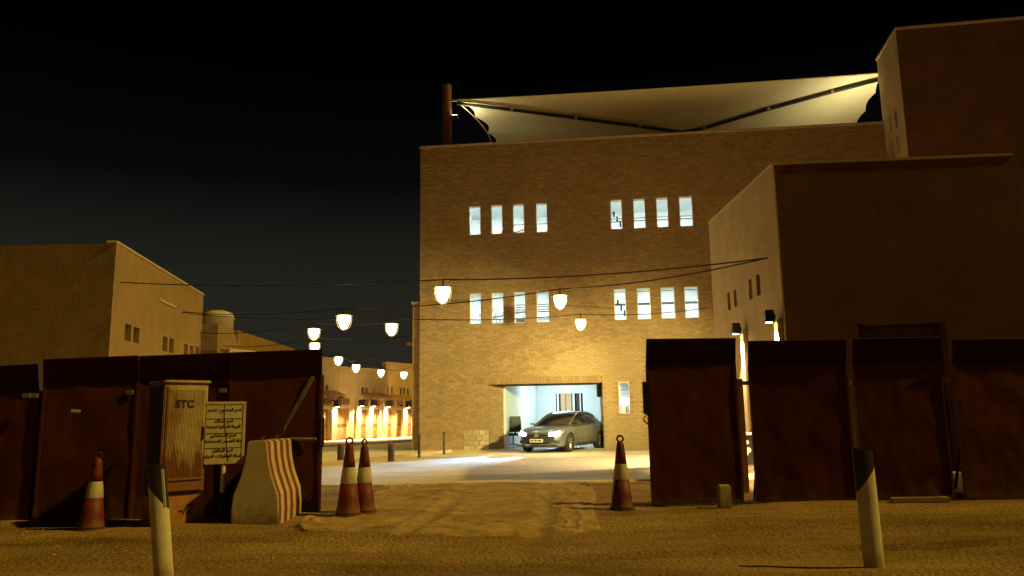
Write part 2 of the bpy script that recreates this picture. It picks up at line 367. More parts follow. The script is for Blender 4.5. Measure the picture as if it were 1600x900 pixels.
# ================================================================== THE GROUND
def ground_h(x, y):
    k = max(0, 1 - max(0, (y - 13) / 3)) if y > 13 else 1
    h = .018 * math.sin(x * 1.3 + y * .7) * math.sin(y * 1.9 - x * .4) + .02 * noise.noise(Vector((x * .9, y * .9, 0))) + .012 * noise.noise(Vector((x * 2.6, y * 2.6, 5)))
    # wheel ruts: two pairs along the fence, one pair out of the gate
    for c0, sl, bend in ((7.35, .035, .012), (8.75, .045, .010), (6.4, -.02, .004)):
        d = y - (c0 + sl * x + bend * x * x); h += -.028 * math.exp(-(d / .10) ** 2) + .014 * math.exp(-((abs(d) - .19) / .07) ** 2) + .005 * math.exp(-(d / .12) ** 2) * math.sin(x * 38)
    for c0 in (-.95, .55):
        d = x - (c0 - .012 * (y - 14) ** 2); h += (-.022 * math.exp(-(d / .11) ** 2) + .010 * math.exp(-((abs(d) - .2) / .07) ** 2)) * (1 if y > 8 else .4)
    return k * h
xs = [-260, -120, -60, -30, -18] + [-12 + i * .10 for i in range(241)] + [18, 30, 60, 120, 260]
ys = [-260, -100, -40, -12, -3] + [1 + i * .06 for i in range(251)] + [20, 30, 60, 120, 300]
g = MB()
g.add([(x, y, ground_h(x, y) if -12 < x < 12 and 1 < y < 16 else 0) for y in ys for x in xs],
      [(j * len(xs) + i, j * len(xs) + i + 1, (j + 1) * len(xs) + i + 1, (j + 1) * len(xs) + i) for j in range(len(ys) - 1) for i in range(len(xs) - 1)])
tag(g.build('ground', 'sand', smooth=True), 'sandy dirt lot in front of the site fence', None, kind='structure')

# paving of the yard behind the gate, its near edge ragged under the drifted sand
edge = [(-40 + i * .5, 15.25 + .12 * math.sin(i * .9) + .09 * math.sin(i * 2.3 + 1) + (0.35 if i > 88 else 0)) for i in range(161)]
p = MB(); n = len(edge)
p.add([(x, y, .03) for x, y in edge] + [(x, 75, .03) for x, y in edge] + [(x, y - .05, -.03) for x, y in edge],
      [(i, i + 1, n + i + 1, n + i) for i in range(n - 1)] + [(2 * n + i, 2 * n + i + 1, i + 1, i) for i in range(n - 1)])
tag(p.build('pavement', 'plaza_paving'), 'pale paved yard between the buildings', None, kind='structure')

# gravel scattered over the dirt
st = MB()
for k in range(7000):
    x = random.uniform(-8, 8); y = random.uniform(5.5, 15) if random.random() < .6 else random.gauss(8.6, .7)
    s_ = random.uniform(.005, .017) * (1.7 if random.random() < .05 else 1)
    z = ground_h(x, y); vs = [(x + s_ * random.uniform(.6, 1.2) * a, y + s_ * random.uniform(.6, 1.2) * b, z + s_ * random.uniform(.4, .8) * c) for a, b, c in ((1, 0, 0), (-1, 0, 0), (0, 1, 0), (0, -1, 0), (0, 0, 1), (0, 0, -1))]
    st.add(vs, [(0, 2, 4), (2, 1, 4), (1, 3, 4), (3, 0, 4), (2, 0, 5), (1, 2, 5), (3, 1, 5), (0, 3, 5)])
tag(st.build('gravel', 'stone'), 'loose small stones scattered over the dirt lot', 'gravel', kind='stuff')

# half-buried fabric sheet lying through the gateway
near = [(445, 829), (500, 832), (560, 837), (650, 842), (745, 844), (840, 842), (900, 836), (940, 826)]
far = [(470, 815), (520, 806), (585, 770), (640, 757), (740, 758), (840, 756), (905, 754), (930, 760)]
def lerp_poly(pl, t):
    k = t * (len(pl) - 1); i = min(int(k), len(pl) - 2); f = k - i
    return pl[i][0] * (1 - f) + pl[i + 1][0] * f, pl[i][1] * (1 - f) + pl[i + 1][1] * f
nG = [PZ(*q) for q in near]; fG = [PZ(*q) for q in far]
def sheet_pt(u, v):
    x0, y0 = lerp_poly([(q.x, q.y) for q in nG], u); x1, y1 = lerp_poly([(q.x, q.y) for q in fG], u)
    x = x0 + (x1 - x0) * v; y = y0 + (y1 - y0) * v
    x += .03 * math.sin(u * 40 + v * 9); y += .05 * math.sin(u * 23 + 2) * (1 if v in (0, 1) else .3)
    edge_ = min(v * 1.3, (1 - v), u * 2.5, (1 - u) * 2)
    nz = lambda f, o=0: noise.noise(Vector((x * f + o, y * f * 1.6, o)))
    inn = min(1, max(0, edge_ - .02) / .07)
    bury = -.04 * math.exp(-(edge_ / .03) ** 2)
    rid = .055 * math.exp(-((v - .95) / .016) ** 2) * max(0, .45 + 1.2 * nz(1.7, 3) + .8 * nz(5)) * min(1, (1 - u) * 12)
    rid += .045 * math.exp(-((u - .07) / .03) ** 2) * max(0, .6 + .7 * nz(2.5, 7)) * inn
    rid += .016 * math.exp(-((u - .90 + .10 * v - .05 * nz(1.2, 6)) / .012) ** 2) * inn + .014 * math.exp(-((u - .84 + .16 * v - .05 * nz(1.1, 8)) / .010) ** 2) * inn
    rid += .022 * math.exp(-((v - .10 - .06 * nz(.9, 13)) / .018) ** 2) * inn
    wr = 1 - abs(noise.noise(Vector((x * .8 + 5, y * 2.6 + x * .5, 2))) * 2.2); wr2 = 1 - abs(noise.noise(Vector((x * 1.6, y * 5 - x * .7, 8))) * 2.4)
    rid += ((.026 * max(0, wr) ** 6 + .020 * max(0, wr2) ** 5) * (.4 + max(0, nz(.5, 4)) * 1.4) + .010 * nz(3) + .005 * nz(9)) * inn
    rid = min(rid, .06) + bury
    return Vector((x, y, ground_h(x, y) + .006 + rid))
sh = MB().grid(sheet_pt, 220, 120)
tag(sh.build('fabric_sheet', 'geotextile', smooth=True), 'wrinkled sand-covered fabric sheet lying across the gateway', 'fabric sheet')

# ================================================================== MAIN BRICK BUILDING
FM = Frame((-3.62, 29.8), math.atan2(-2.0, 17.98))
HM, LM = 12.0, 18.2
mainb = thing_f('brick_building', 'tall tan brick building with lit slit windows and an open garage', 'building', FM)
up_x = [(733, 751), (767, 785), (801, 819), (837, 855), (953, 972), (989, 1008), (1025, 1044), (1061, 1082)]
lo_x = [(734, 752), (768, 787), (803, 821), (838, 858), (959, 978), (995, 1016), (1032, 1054), (1069, 1091)]
def row(xs_, ty, by):
    v1 = sum(FM.uv(x[0], ty + (k / 7) * d_)[1] for k, (x, d_) in enumerate(zip(xs_, [by[2]] * 8))) / 8
    v0 = sum(FM.uv(x[0], by[0] + (k / 7) * by[1])[1] for k, x in enumerate(xs_)) / 8
    return [(FM.uv(a, ty)[0], FM.uv(b, ty)[0], v0, v1) for a, b in xs_]
UP = row(up_x, 323, (369, -16, -16)); LO = row(lo_x, 460, (507, -10, -13))
gu0, gv1 = FM.uv(763, 601); gu1, _ = FM.uv(941, 600)
GAR = (gu0, gu1, 0.0, gv1)
sw = rect_px(FM, 966, 597, 985, 646)
OPS = UP + LO + [GAR, sw]
wall_grid(MB(), 0, LM, 0, HM, OPS, 0, .32).build('wall', 'mortar', mainb)
MB().box(0, .3, .32, 15, 0, HM).build('side_wall', 'brick', mainb); MB().box(LM - .3, LM, .32, 15, 0, HM).build('side_wall', 'brick', mainb)
MB().box(.3, LM - .3, 14.7, 15, 0, HM).build('back_wall', 'brick', mainb)
MB().box(.3, LM - .3, .32, 14.7, HM - .9, HM - .7).build('roof', 'coping', mainb)
MB().box(-.03, LM, -.05, .36, HM, HM + .10).build('coping', 'coping', mainb, bevel=.012)
# bricks: the nearest ones singly, the others joined
BW, BH, JT = .25, .088, .011
sol_v = (gv1 + .01, gv1 + .25); sol_u = (FM.uv(728, 590)[0], gu1 + .02)
blk = (FM.uv(725, 690)[0], gu0, 0.0, .78)
RES = OPS + [(sol_u[0], sol_u[1], sol_v[0], sol_v[1]), blk]
bricks = []
for c in range(int((HM - .01) / BH)):
    v0 = c * BH + JT; v1 = (c + 1) * BH
    if v1 > HM: break
    cuts = sorted((max(0, o[0]), min(LM, o[1])) for o in RES if o[2] < v1 - .004 and o[3] > v0 + .004)
    free = []; x = 0.0
    for a, b in cuts:
        if a > x: free.append((x, a))
        x = max(x, b)
    if x < LM: free.append((x, LM))
    ph = (c % 2) * BW / 2
    for a, b in free:
        k = math.floor((a - ph) / BW)
        while ph + k * BW < b:
            u0 = max(a, ph + k * BW) + JT / 2; u1 = min(b, ph + (k + 1) * BW) - JT / 2
            if u1 - u0 > .03: bricks.append((u0, u1, v0, v1))
            k += 1
def bpx(b):
    q = FM.w((b[0] + b[1]) / 2, 0, (b[2] + b[3]) / 2) - CAM
    return 800 + FPX * q.dot(cR) / q.dot(cF)
full = [b for b in bricks if abs((b[1] - b[0]) - (BW - JT)) < .001 and bpx(b) < 1004]
full.sort(key=lambda b: (FM.w(b[0], 0, b[2]) - CAM).length); single = set(full[:300])
bms = []
for k in range(5):
    ww, hh, pr = BW - JT, BH - JT, .010 + .003 * k
    j = lambda: random.uniform(-.003, .003)
    m_ = MB(); m_.add([(0 + j(), 0, 0 + j()), (ww + j(), 0, 0 + j()), (ww + j(), 0, hh + j()), (j(), 0, hh + j()), (.005, -pr, .005), (ww - .005, -pr + j(), .005), (ww - .005, -pr, hh - .005), (.005, -pr + j(), hh - .005)],
                      [(4, 5, 6, 7), (0, 1, 5, 4), (1, 2, 6, 5), (2, 3, 7, 6), (3, 0, 4, 7)])
    bms.append(m_.mesh('brick', 'brick'))
for b in full[:300]:
    o = obj('brick', random.choice(bms), mainb, (b[0], .002, b[2]))
rest = MB()
def brick_shape(mb, u0, u1, v0, v1, pr):
    j = lambda: random.uniform(-.003, .003)
    mb.add([(u0, .002, v0), (u1, .002, v0), (u1, .002, v1), (u0, .002, v1), (u0 + .004, -pr + j(), v0 + .004 + j()), (u1 - .004, -pr + j(), v0 + .004 + j()), (u1 - .004, -pr + j(), v1 - .004 + j()), (u0 + .004, -pr + j(), v1 - .004 + j())],
           [(4, 5, 6, 7), (0, 1, 5, 4), (1, 2, 6, 5), (2, 3, 7, 6), (3, 0, 4, 7)])
for b in bricks:
    if b not in single: brick_shape(rest, *b, random.uniform(.005, .03))
tag(rest.build('brickwork', 'brick', mainb), None, None, kind='stuff')
x = sol_u[0]; sc_ = MB()
while x + .08 < sol_u[1]:
    brick_shape(sc_, x + .004, x + .076, sol_v[0] + .004, sol_v[1] - .004, random.uniform(.012, .045)); x += .085
tag(sc_.build('soldier_course', 'brick', mainb), None, None, kind='stuff')
nb = 4; bw_ = (blk[1] - blk[0]) / nb
for r in range(4):
    for k in range(nb + 1):
        a = blk[0] + (k - (.5 if r % 2 else 0)) * bw_; b = min(a + bw_, blk[1]); a = max(a, blk[0])
        if b - a < .05: continue
        m_ = MB(); brick_shape(m_, a + .006, b - .006, r * .195 + .006, (r + 1) * .195 - .006, random.uniform(.012, .03)); m_.build('stone_block', 'block', mainb)
# brick returns on the garage jambs
ju, _ = FM.uv(787, 660, 1.1)
jl = MB(); jl.add([(gu0, .32, 0), (ju, 1.1, 0), (ju, 1.1, gv1), (gu0, .32, gv1), (gu0 - .3, .32, 0), (ju - .3, 1.1, 0), (ju - .3, 1.1, gv1), (gu0 - .3, .32, gv1)], [(0, 1, 2, 3), (5, 4, 7, 6), (1, 5, 6, 2)])
jl.build('garage_jamb', 'mortar', mainb)
jd = Vector((ju - gu0, .78)); jlen = jd.length; ja = math.atan2(jd.y, jd.x)
jb = MB(); Mj = Matrix.Translation((gu0, .32, 0)) @ Matrix.Rotation(ja, 4, 'Z')
jbs = MB()
for c in range(int(gv1 / BH)):
    a = -(c % 2) * BW / 2
    big = c * BH < .7
    while a < jlen:
        u0, u1 = max(a, 0) + .005, min(a + BW, jlen) - .005
        if u1 - u0 > .03: brick_shape(jbs, u0, u1, c * BH + JT, (c + 1) * BH, random.uniform(.006, .018))
        a += BW
jbs.v = [tuple(Mj @ Vector(v)) for v in jbs.v]
tag(jbs.build('jamb_brickwork', 'brick', mainb), None, None, kind='stuff')
MB().box(ju - .02, ju + .10, 1.1, 1.18, 0, gv1 - .02).build('garage_frame', 'white_paint', mainb, bevel=.008)
# garage room
kl = FM.uv(840, 660, 10.5)[0]; GZ = 2.95
gr_ = FM.uv(941, 660, .32)[0] + .9
def wall_seg(name, a, b, z0, z1, material, th=.12):
    d = Vector((b[0] - a[0], b[1] - a[1])); n_ = Vector((-d.y, d.x)).normalized() * th
    return MB().prism([a, b, (b[0] + n_.x, b[1] + n_.y), (a[0] + n_.x, a[1] + n_.y)], z0, z1).build(name, material, mainb, fixn=True)
wall_seg('garage_wall', (ju + .02, 1.18), (kl, 10.5), 0, GZ, 'white_wall')
iw = rect_px(FM, 868, 615, 912, 672, 10.5)
wall_grid(MB(), kl - .12, gr_ + 2.6, 0, GZ, [iw], 10.5, 10.62).build('garage_wall', 'white_wall', mainb)
wall_seg('garage_wall', (gr_ + 2.4, 10.5), (gu1 + .02, .6), 0, GZ, 'white_wall', th=-.12)
MB().box(gu1, gu1 + .14, .33, .6, 0, GZ).build('garage_wall', 'white_wall', mainb)
MB().box(gu0 - .4, gr_ + 2.6, .33, 10.7, GZ, GZ + .15).build('garage_ceiling', 'white_wall', mainb)
MB().box(gu0 - .3, gr_ + 2.6, .05, 10.7, -.02, .042).build('garage_floor', 'floor_tile', mainb)
MB().box(gu1 - .22, gu1 - .04, .5, 1.1, gv1 - .52, gv1 - .05).build('door_motor', 'black_metal', mainb, bevel=.02)
MB().box(gu0 + .3, gu1, .36, .62, gv1 - .06, gv1 + .2).build('shutter_box', 'black_metal', mainb)
for (lx, ly) in ((FM.uv(862, 600, 6.2)[0], 6.2), (FM.uv(885, 600, 8.8)[0], 8.8)):
    t_ = MB().box(lx - .7, lx + .7, ly - .09, ly + .09, GZ - .07, GZ - .012).build('ceiling_light', 'garage_light', mainb)
# curtained inner window of the garage
wn = MB().box(iw[0], iw[1], 10.58, 10.6, iw[2], iw[3]).build('inner_window', 'dark_recess', mainb)
fr_ = MB(); fw = .05
fr_.box(iw[0] - fw, iw[0], 10.46, 10.499, iw[2] - fw, iw[3] + fw); fr_.box(iw[1], iw[1] + fw, 10.46, 10.499, iw[2] - fw, iw[3] + fw); fr_.box(iw[0], iw[1], 10.46, 10.499, iw[3], iw[3] + fw)
fr_.build('frame', 'white_paint', wn)
wd = iw[1] - iw[0]
for a, b, mt in ((.04, .12, 'white_paint'), (.18, .36, 'curtain_beige'), (.38, .58, 'curtain_beige'), (.62, .70, 'white_paint'), (.76, .86, 'curtain_dark'), (.88, .93, 'white_paint')):
    m_ = MB().grid(lambda s, t: Vector((iw[0] + wd * (a + (b - a) * s), 10.545 + .015 * math.sin(s * 18), iw[2] + (iw[3] - iw[2]) * t)), 12, 1)
    m_.build('curtain', mt, wn, smooth=True)
# lit rooms behind the slit windows
def room(name, u0, u1, v0, v1, depth):
    m_ = MB(); y0, y1 = .33, depth
    m_.quad((u0, y1, v0), (u1, y1, v0), (u1, y1, v1), (u0, y1, v1)); m_.quad((u0, y0, v0), (u0, y1, v0), (u0, y1, v1), (u0, y0, v1)); m_.quad((u1, y1, v0), (u1, y0, v0), (u1, y0, v1), (u1, y1, v1))
    m_.quad((u0, y0, v1), (u0, y1, v1), (u1, y1, v1), (u1, y0, v1)); m_.quad((u0, y0, v0), (u1, y0, v0), (u1, y1, v0), (u0, y1, v0))
    rm = m_.build(name, 'white_wall', mainb)
    n_ = max(1, round((u1 - u0) / 2.2))
    for k in range(n_ if depth > 2 else 0):
        c_ = u0 + (k + .5) * (u1 - u0) / n_
        MB().box(c_ - min(.6, (u1 - u0) / 2 - .05), c_ + min(.6, (u1 - u0) / 2 - .05), min(.55, depth - .6), min(.85, depth - .3), v1 - .06, v1 - .02).build('ceiling_light', 'room_light', rm)
        if depth > 3: MB().box(c_ - .6, c_ + .6, 1.15, 1.45, v1 - .06, v1 - .02).build('ceiling_light', 'room_light', rm)
    return rm
rooms = []
for grp in (UP[:4], UP[4:], LO[:4], LO[4:]):
    rm = room('lit_room', grp[0][0] - .7, grp[3][1] + .7, grp[0][2] - 1.1, grp[0][3] + .55, 4.2); rooms.append((rm, grp))
def bar(parent, name, a, b, r, mt): return MB().tube([a, b], r, 6).build(name, mt, parent)
for q, (rm, grp) in enumerate(rooms):
    v0, v1 = grp[0][2], grp[0][3]
    if q in (1, 3):
        bar(rm, 'pipe', (grp[0][0] - .5, 2.6, v0 + .95), (grp[3][1] + .5, 2.6, v0 + .95), .05 if q == 3 else .025, 'black_metal')
        if q == 3:
            for k in range(3): bar(rm, 'shelf_edge', (grp[0][0] - .5, 2.9, v0 + .62 - k * .14), (grp[3][1] + .5, 2.9, v0 + .62 - k * .14), .014, 'galvanised')
        for k in range(3):
            MB().box(grp[0][0] + .12 + k * .12, grp[0][0] + .19 + k * .12, .5, .6, v0 + .62 - k * .2, v0 + .84 - k * .2).build('wall_bracket', 'black_metal', rm)
    else:
        bar(rm, 'handrail', (grp[0][1], 2.2, v0 + (.2 if q == 0 else .5)), (grp[2][1], 2.2, v0 + .75), .03, 'black_metal')
        for k in range(5):
            xx = grp[1][0] - .1 + k * .28; bar(rm, 'baluster', (xx, 2.2, v0 - .3), (xx, 2.2, v0 + .42 + k * .06), .012, 'black_metal')
        MB().box(grp[1][0] - .2, grp[3][1], 3.4, 3.5, v1 - .35, v1 - .25).build('beam', 'galvanised', rm)
        m_ = MB(); m_.quad((grp[0][0] - .2, 3.6, v0 + .9), (grp[1][1] + .3, 3.6, v0 + .05), (grp[1][1] + .3, 3.6, v0 - .1), (grp[0][0] - .2, 3.6, v0 + .75)); m_.build('stair_stringer', 'galvanised', rm)
MB().box(LO[2][0] - .1, LO[2][1] + .1, 1.6, 1.7, LO[2][2] + .2, LO[2][2] + .36).build('desk', 'black_metal', rooms[2][0])
for k in range(4): bar(rooms[2][0], 'shelf_edge', (LO[2][0] - .2, 2.5, LO[2][3] - .15 - .1 * k), (LO[3][1] + .3, 2.5, LO[2][3] - .15 - .1 * k), .02, 'black_metal')
MB().box(LO[0][0] + .1, LO[0][0] + .5, 3.9, 4.0, LO[0][3] - .5, LO[0][3] - .05).build('wall_cabinet', 'galvanised', rooms[2][0])
MB().box(UP[0][0] + .1, UP[0][0] + .6, 3.9, 4.0, UP[0][2] + .1, UP[0][3] - .3).build('wall_cabinet', 'white_paint', rooms[0][0])
MB().box(UP[2][0] - .3, UP[3][1] + .3, 3.95, 4.1, UP[2][2] + .1, UP[2][2] + .45).build('notice_rail', 'galvanised', rooms[0][0])
MB().box(UP[4][0] - .6, UP[7][1] + .6, 3.95, 4.1, UP[4][2] + .15, UP[4][2] + .5).build('notice_rail', 'galvanised', rooms[1][0])
def lit_window(op, bars):
    a, b, c, d = op; t = .03
    f = MB(); y0, y1 = .03, .10
    f.box(a, a + t, y0, y1, c, d); f.box(b - t, b, y0, y1, c, d); f.box(a + t, b - t, y0, y1, c, c + t); f.box(a + t, b - t, y0, y1, d - t, d)
    wn_ = f.build('window', 'white_paint', mainb)
    for bz in bars:
        MB().box(a + t, b - t, y0 + .012, y1 - .012, c + (d - c) * bz - .012, c + (d - c) * bz + .012).build('glazing_bar', 'galvanised', wn_)
    return wn_
for k, o_ in enumerate(UP): lit_window(o_, [.36] if k > 3 else ([.3] if k in (2, 3) else []))
for k, o_ in enumerate(LO): lit_window(o_, [.9] if k > 3 else [])
# narrow window beside the garage
sr = room('lit_room', sw[0] - .25, sw[1] + .25, sw[2] - .5, sw[3] + .3, 1.0)
lit_window(sw, [.74])
MB().box(sw[0] + .02, sw[1] + .05, .45, .5, sw[2] + .36, sw[2] + .58).build('window_light', 'strip_light', sr)
MB().box(sw[0] + .1, sw[1] - .1, .5, .56, sw[2] + .0, sw[2] + .38).build('drawer_unit', 'white_paint', sr)
# small fittings
cu, cv = FM.uv(688, 613)
MB().lathe([(.0, 0), (.06, 0), (.07, -.05), (.04, -.13), (0, -.14)], 12, Matrix.Translation((cu, -.02, cv)) @ Matrix.Rotation(R_(-90), 4, 'X') @ Matrix.Rotation(R_(180), 4, 'X')).build('wall_camera', 'black_plastic', mainb, smooth=True)
# lower wing at the left corner with a rain spout
FW = Frame((FM.o - FM.ex * .34 + FM.ey * .25)[:2], FM.a)
wing = thing_f('brick_wing', 'narrow lower brick wing with a rain spout at the left corner of the tall building', 'building wing', FW)
hw = FM.uv(652, 475, .25)[1]
MB().box(0, .335, 0, 9, 0, hw).build('wall', 'mortar', wing)
wbk = MB()
for c in range(int(hw / BH)):
    brick_shape(wbk, .005, .17 if c % 2 else .24, c * BH + JT, (c + 1) * BH, random.uniform(.006, .02)); brick_shape(wbk, .18 if c % 2 else .25, .33, c * BH + JT, (c + 1) * BH, random.uniform(.006, .02))
tag(wbk.build('brickwork', 'brick', wing), None, None, kind='stuff')
MB().box(-.05, .33, -.04, 9, hw, hw + .09).build('coping', 'coping', wing, bevel=.01)
su, sv = FW.uv(648, 535)
MB().box(su - .42, 0, .3, .45, sv - .09, sv + .05, Matrix.Translation((0, 0, 0))).build('rain_spout', 'wood', wing, bevel=.01)

# ================================================================== CANOPY ON THE ROOF
can = thing_f('tensile_canopy', 'stretched pale fabric canopy over the roof of the tall building, lit from below', 'canopy', FM)
yF = .55
fl = FM.uv(712, 156, yF); fr2 = FM.uv(1386, 113, yF); DEP = 7.5
def sail(s, t):
    tt = t
    xl = fl[0] + 0.95 * math.sin(math.pi * min(t, 1)) * (1 if t < 1 else 0) ; xr = fr2[0] - .05 * math.sin(math.pi * t)
    if s <= 0.0 or s >= 1.0: pass
    scal = .22 * abs(math.sin(t * math.pi * 5))
    xl += scal * 1.1; xr += .45 * t - scal * .6
    x = xl + (xr - xl) * s
    zf = fl[1] + (fr2[1] - fl[1]) * s - .07 * 4 * s * (1 - s)
    zb = 13.35 - .5 * 4 * s * (1 - s)
    z = zf + (zb - zf) * t - .35 * math.sin(math.pi * t) * math.sin(math.pi * s) + .10 * math.sin(s * 22) * t * .25
    return Vector((x, yF + DEP * t, z))
MB().grid(sail, 90, 50).build('membrane', 'canvas', can, smooth=True)
def on_sail(px, py):
    # where the sight line meets the sail, found by walking back along it
    best = None
    for k in range(400):
        yl = yF + DEP * k / 399; u, v = FM.uv(px, py, yl); s = min(max((u - fl[0]) / (fr2[0] - fl[0]), 0), 1)
        d = v - sail(s, k / 399).z
        if best is None or abs(d) < best[0]: best = (abs(d), Vector((u, yl, v)))
    return best[1]
for pts in ([(714, 158), (800, 168), (900, 181), (1000, 194), (1060, 203), (1110, 206)], [(1372, 121), (1300, 140), (1200, 167), (1100, 197), (1040, 208), (985, 212)]):
    q = [on_sail(*p_) for p_ in pts]
    q = [Vector((v.x, v.y, v.z - .10)) for v in q]
    MB().tube(q, .075, 8).build('valley_cable', 'cable', can, smooth=True)
    for v in q[1:4]: MB().box(v.x - .05, v.x + .05, v.y - .09, v.y - .05, v.z - .05, v.z + .06).build('cable_clamp', 'coping', can)
MB().tube([sail(i / 30, 0) + Vector((0, 0, -.01)) for i in range(31)], .022, 6).build('edge_cable', 'canvas', can)
MB().tube([Vector((fl[0] + 0.95 * math.sin(math.pi * i / 24) - .02, yF + DEP * i / 24, fl[1] + (13.35 - fl[1]) * i / 24)) for i in range(25)], .02, 6).build('edge_cable', 'coping', can)
m0, _ = FM.uv(691, 180, .9); m1, _ = FM.uv(706, 180, .9); mt_ = FM.uv(698, 134, .9)[1]
mast = MB().lathe([((m1 - m0) / 2, HM - .7), ((m1 - m0) / 2, mt_)], 16, Matrix.Translation(((m0 + m1) / 2, .9, 0))).build('mast', 'mast_paint', can, smooth=False)
MB().box(m1 - .02, fl[0] + .05, yF - .02, yF + .04, fl[1] - .06, fl[1] + .02).build('mast_plate', 'galvanised', can)
for k, (fx, tgt, en) in enumerate(((m1 + .14, (fl[0] + 3.4, 3.4, 13.2), 260), (fr2[0] - .75, (fr2[0] - 1.2, 2.2, 14.5), 300))):
    fy = .9; fz = HM + .12 if k else fl[1] - .55
    b_ = MB().box(fx - .12, fx + .12, fy - .1, fy + .1, fz - .12, fz).build('floodlight', 'black_metal', can)
    MB().box(fx - .1, fx + .1, fy - .08, fy + .08, fz + .003, fz + .012).build('lens', 'flood_glow', b_)
    spot('flood', (fx, fy, fz + .08), tgt, en, (1, .88, .44), 165, .9, .08, can)

# ================================================================== TOWER AND LOW BLOCK AT THE RIGHT
HT = 14.59
tn = PZ(1400, 47, HT); tf = PZ(1370, 95, HT); tr = PZ(1600, 30, HT)
ta = math.atan2(tf.y - tn.y, tf.x - tn.x)
FT = Frame((tf.x, tf.y), math.atan2(tn.y - tf.y, tn.x - tf.x))   # its left side: x runs toward the camera
tower = thing_f('plaster_tower', 'dark tower block rising above the roof at the far right', 'tower', FT)
Lt = (tn - tf).length
tops = [rect_px(FT, *q) for q in ((1389, 182, 1394, 206), (1397, 174, 1403, 197), (1392, 221, 1398, 246), (1400, 213, 1406, 237))]
tops = [(o_[0], max(o_[1], o_[0] + .14), o_[2], o_[3]) for o_ in tops]
wall_grid(MB(), 0, Lt - .07, 0, HT, tops, 0, .3).build('side_wall', 'plaster', tower)
for o_ in tops: small_window(tower, o_, .12)
rr_ = Vector((tr.x - tn.x, tr.y - tn.y, 0)).normalized() * 9
def toF(fr, q):
    d = Vector((q[0], q[1], 0)) - fr.o; return (d.dot(fr.ex), d.dot(fr.ey))
a_ = toF(FT, tn); b_ = toF(FT, tn + rr_); back = toF(FT, Vector((tf.x, tf.y, 0)) + rr_)
MB().prism([(Lt, 0), b_, back, (0.0, .3), (Lt - .07, .3), (Lt - .07, 0)], 0, HT - .002).build('wall', 'plaster_shaded', tower, fixn=True)
MB().box(-.02, Lt + .02, -.04, .3, HT, HT + .09).build('coping', 'coping', tower)
fo = Vector(b_) - Vector((Lt, .3)); fo = Vector((fo.x, fo.y))
nrm = Vector((fo.y, -fo.x)).normalized()
if nrm.x < 0: nrm = -nrm
MB().prism([(Lt + nrm.x * .04, .3 + nrm.y * .04), (b_[0] + nrm.x * .04, b_[1] + nrm.y * .04), (b_[0] - nrm.x * .3, b_[1] - nrm.y * .3), (Lt - nrm.x * .3, .31)], HT, HT + .09).build('coping', 'coping', tower, fixn=True)

HB = 6.2
bn = PZ(1207, 258, HB); bf = PZ(1107, 350, HB); brr = PZ(1582, 243, HB)
FB = Frame((bf.x, bf.y), math.atan2(bn.y - bf.y, bn.x - bf.x)); LB = (bn - bf).length
block = thing_f('low_block', 'low brown block with four slit windows on its lit side, behind the right fence', 'building', FB)
bops = [rect_px(FB, *q) for q in ((1136, 458, 1142, 483), (1146, 453, 1152, 478), (1169, 437, 1176, 466), (1181, 430, 1189, 460))]
wall_grid(MB(), 0, LB, 0, HB, bops, 0, .3).build('side_wall', 'plaster', block)
for o_ in bops: small_window(block, o_, .14)
fB2 = Frame((bn.x, bn.y), math.atan2(brr.y - bn.y, brr.x - bn.x)); LB2 = (brr - bn).length
dop = rect_px(fB2, 1340, 506, 1492, 640); dop = (dop[0], dop[1], 0, dop[3])
fmb = wall_grid(MB(), .0, LB2, 0, HB - .003, [dop], .003, .35)
def to_local(fr, fr_src, mb):
    mb.v = [(*toF(fr, fr_src.w(*v)), v[2]) for v in mb.v]; return mb
to_local(FB, fB2, fmb).build('front_wall', 'plaster_shaded', block)
dm = MB().box(dop[0], dop[1], .28, .32, 0, dop[3]); dd = to_local(FB, fB2, dm).build('shutter_door', 'wood_dark', block)
for k in range(9):
    z_ = .15 + k * (dop[3] - .2) / 9
    to_local(FB, fB2, MB().box(dop[0] + .02, dop[1] - .02, .25, .279, z_, z_ + (dop[3] - .2) / 9 - .02)).build('slat', 'wood_dark', dd)
bk = [toF(FB, brr), toF(FB, Vector((brr.x, bf.y, 0)))]
bi = toF(FB, fB2.w(LB2, .35, 0)); bi0 = toF(FB, fB2.w(.3, .35, 0))
MB().prism([(bi0[0], .3), (bi0), bi, (bk[1]), (0, bk[1][1]), (0, .3)], 0, HB - .006).build('wall', 'plaster_shaded', block, fixn=True)
cp = MB().box(-.01, LB + .01, -.015, .3, HB, HB + .05); cp.build('coping', 'coping', block)
to_local(FB, fB2, MB().box(.30, LB2 + .01, -.012, .3, HB, HB + .05)).build('coping', 'coping', block)

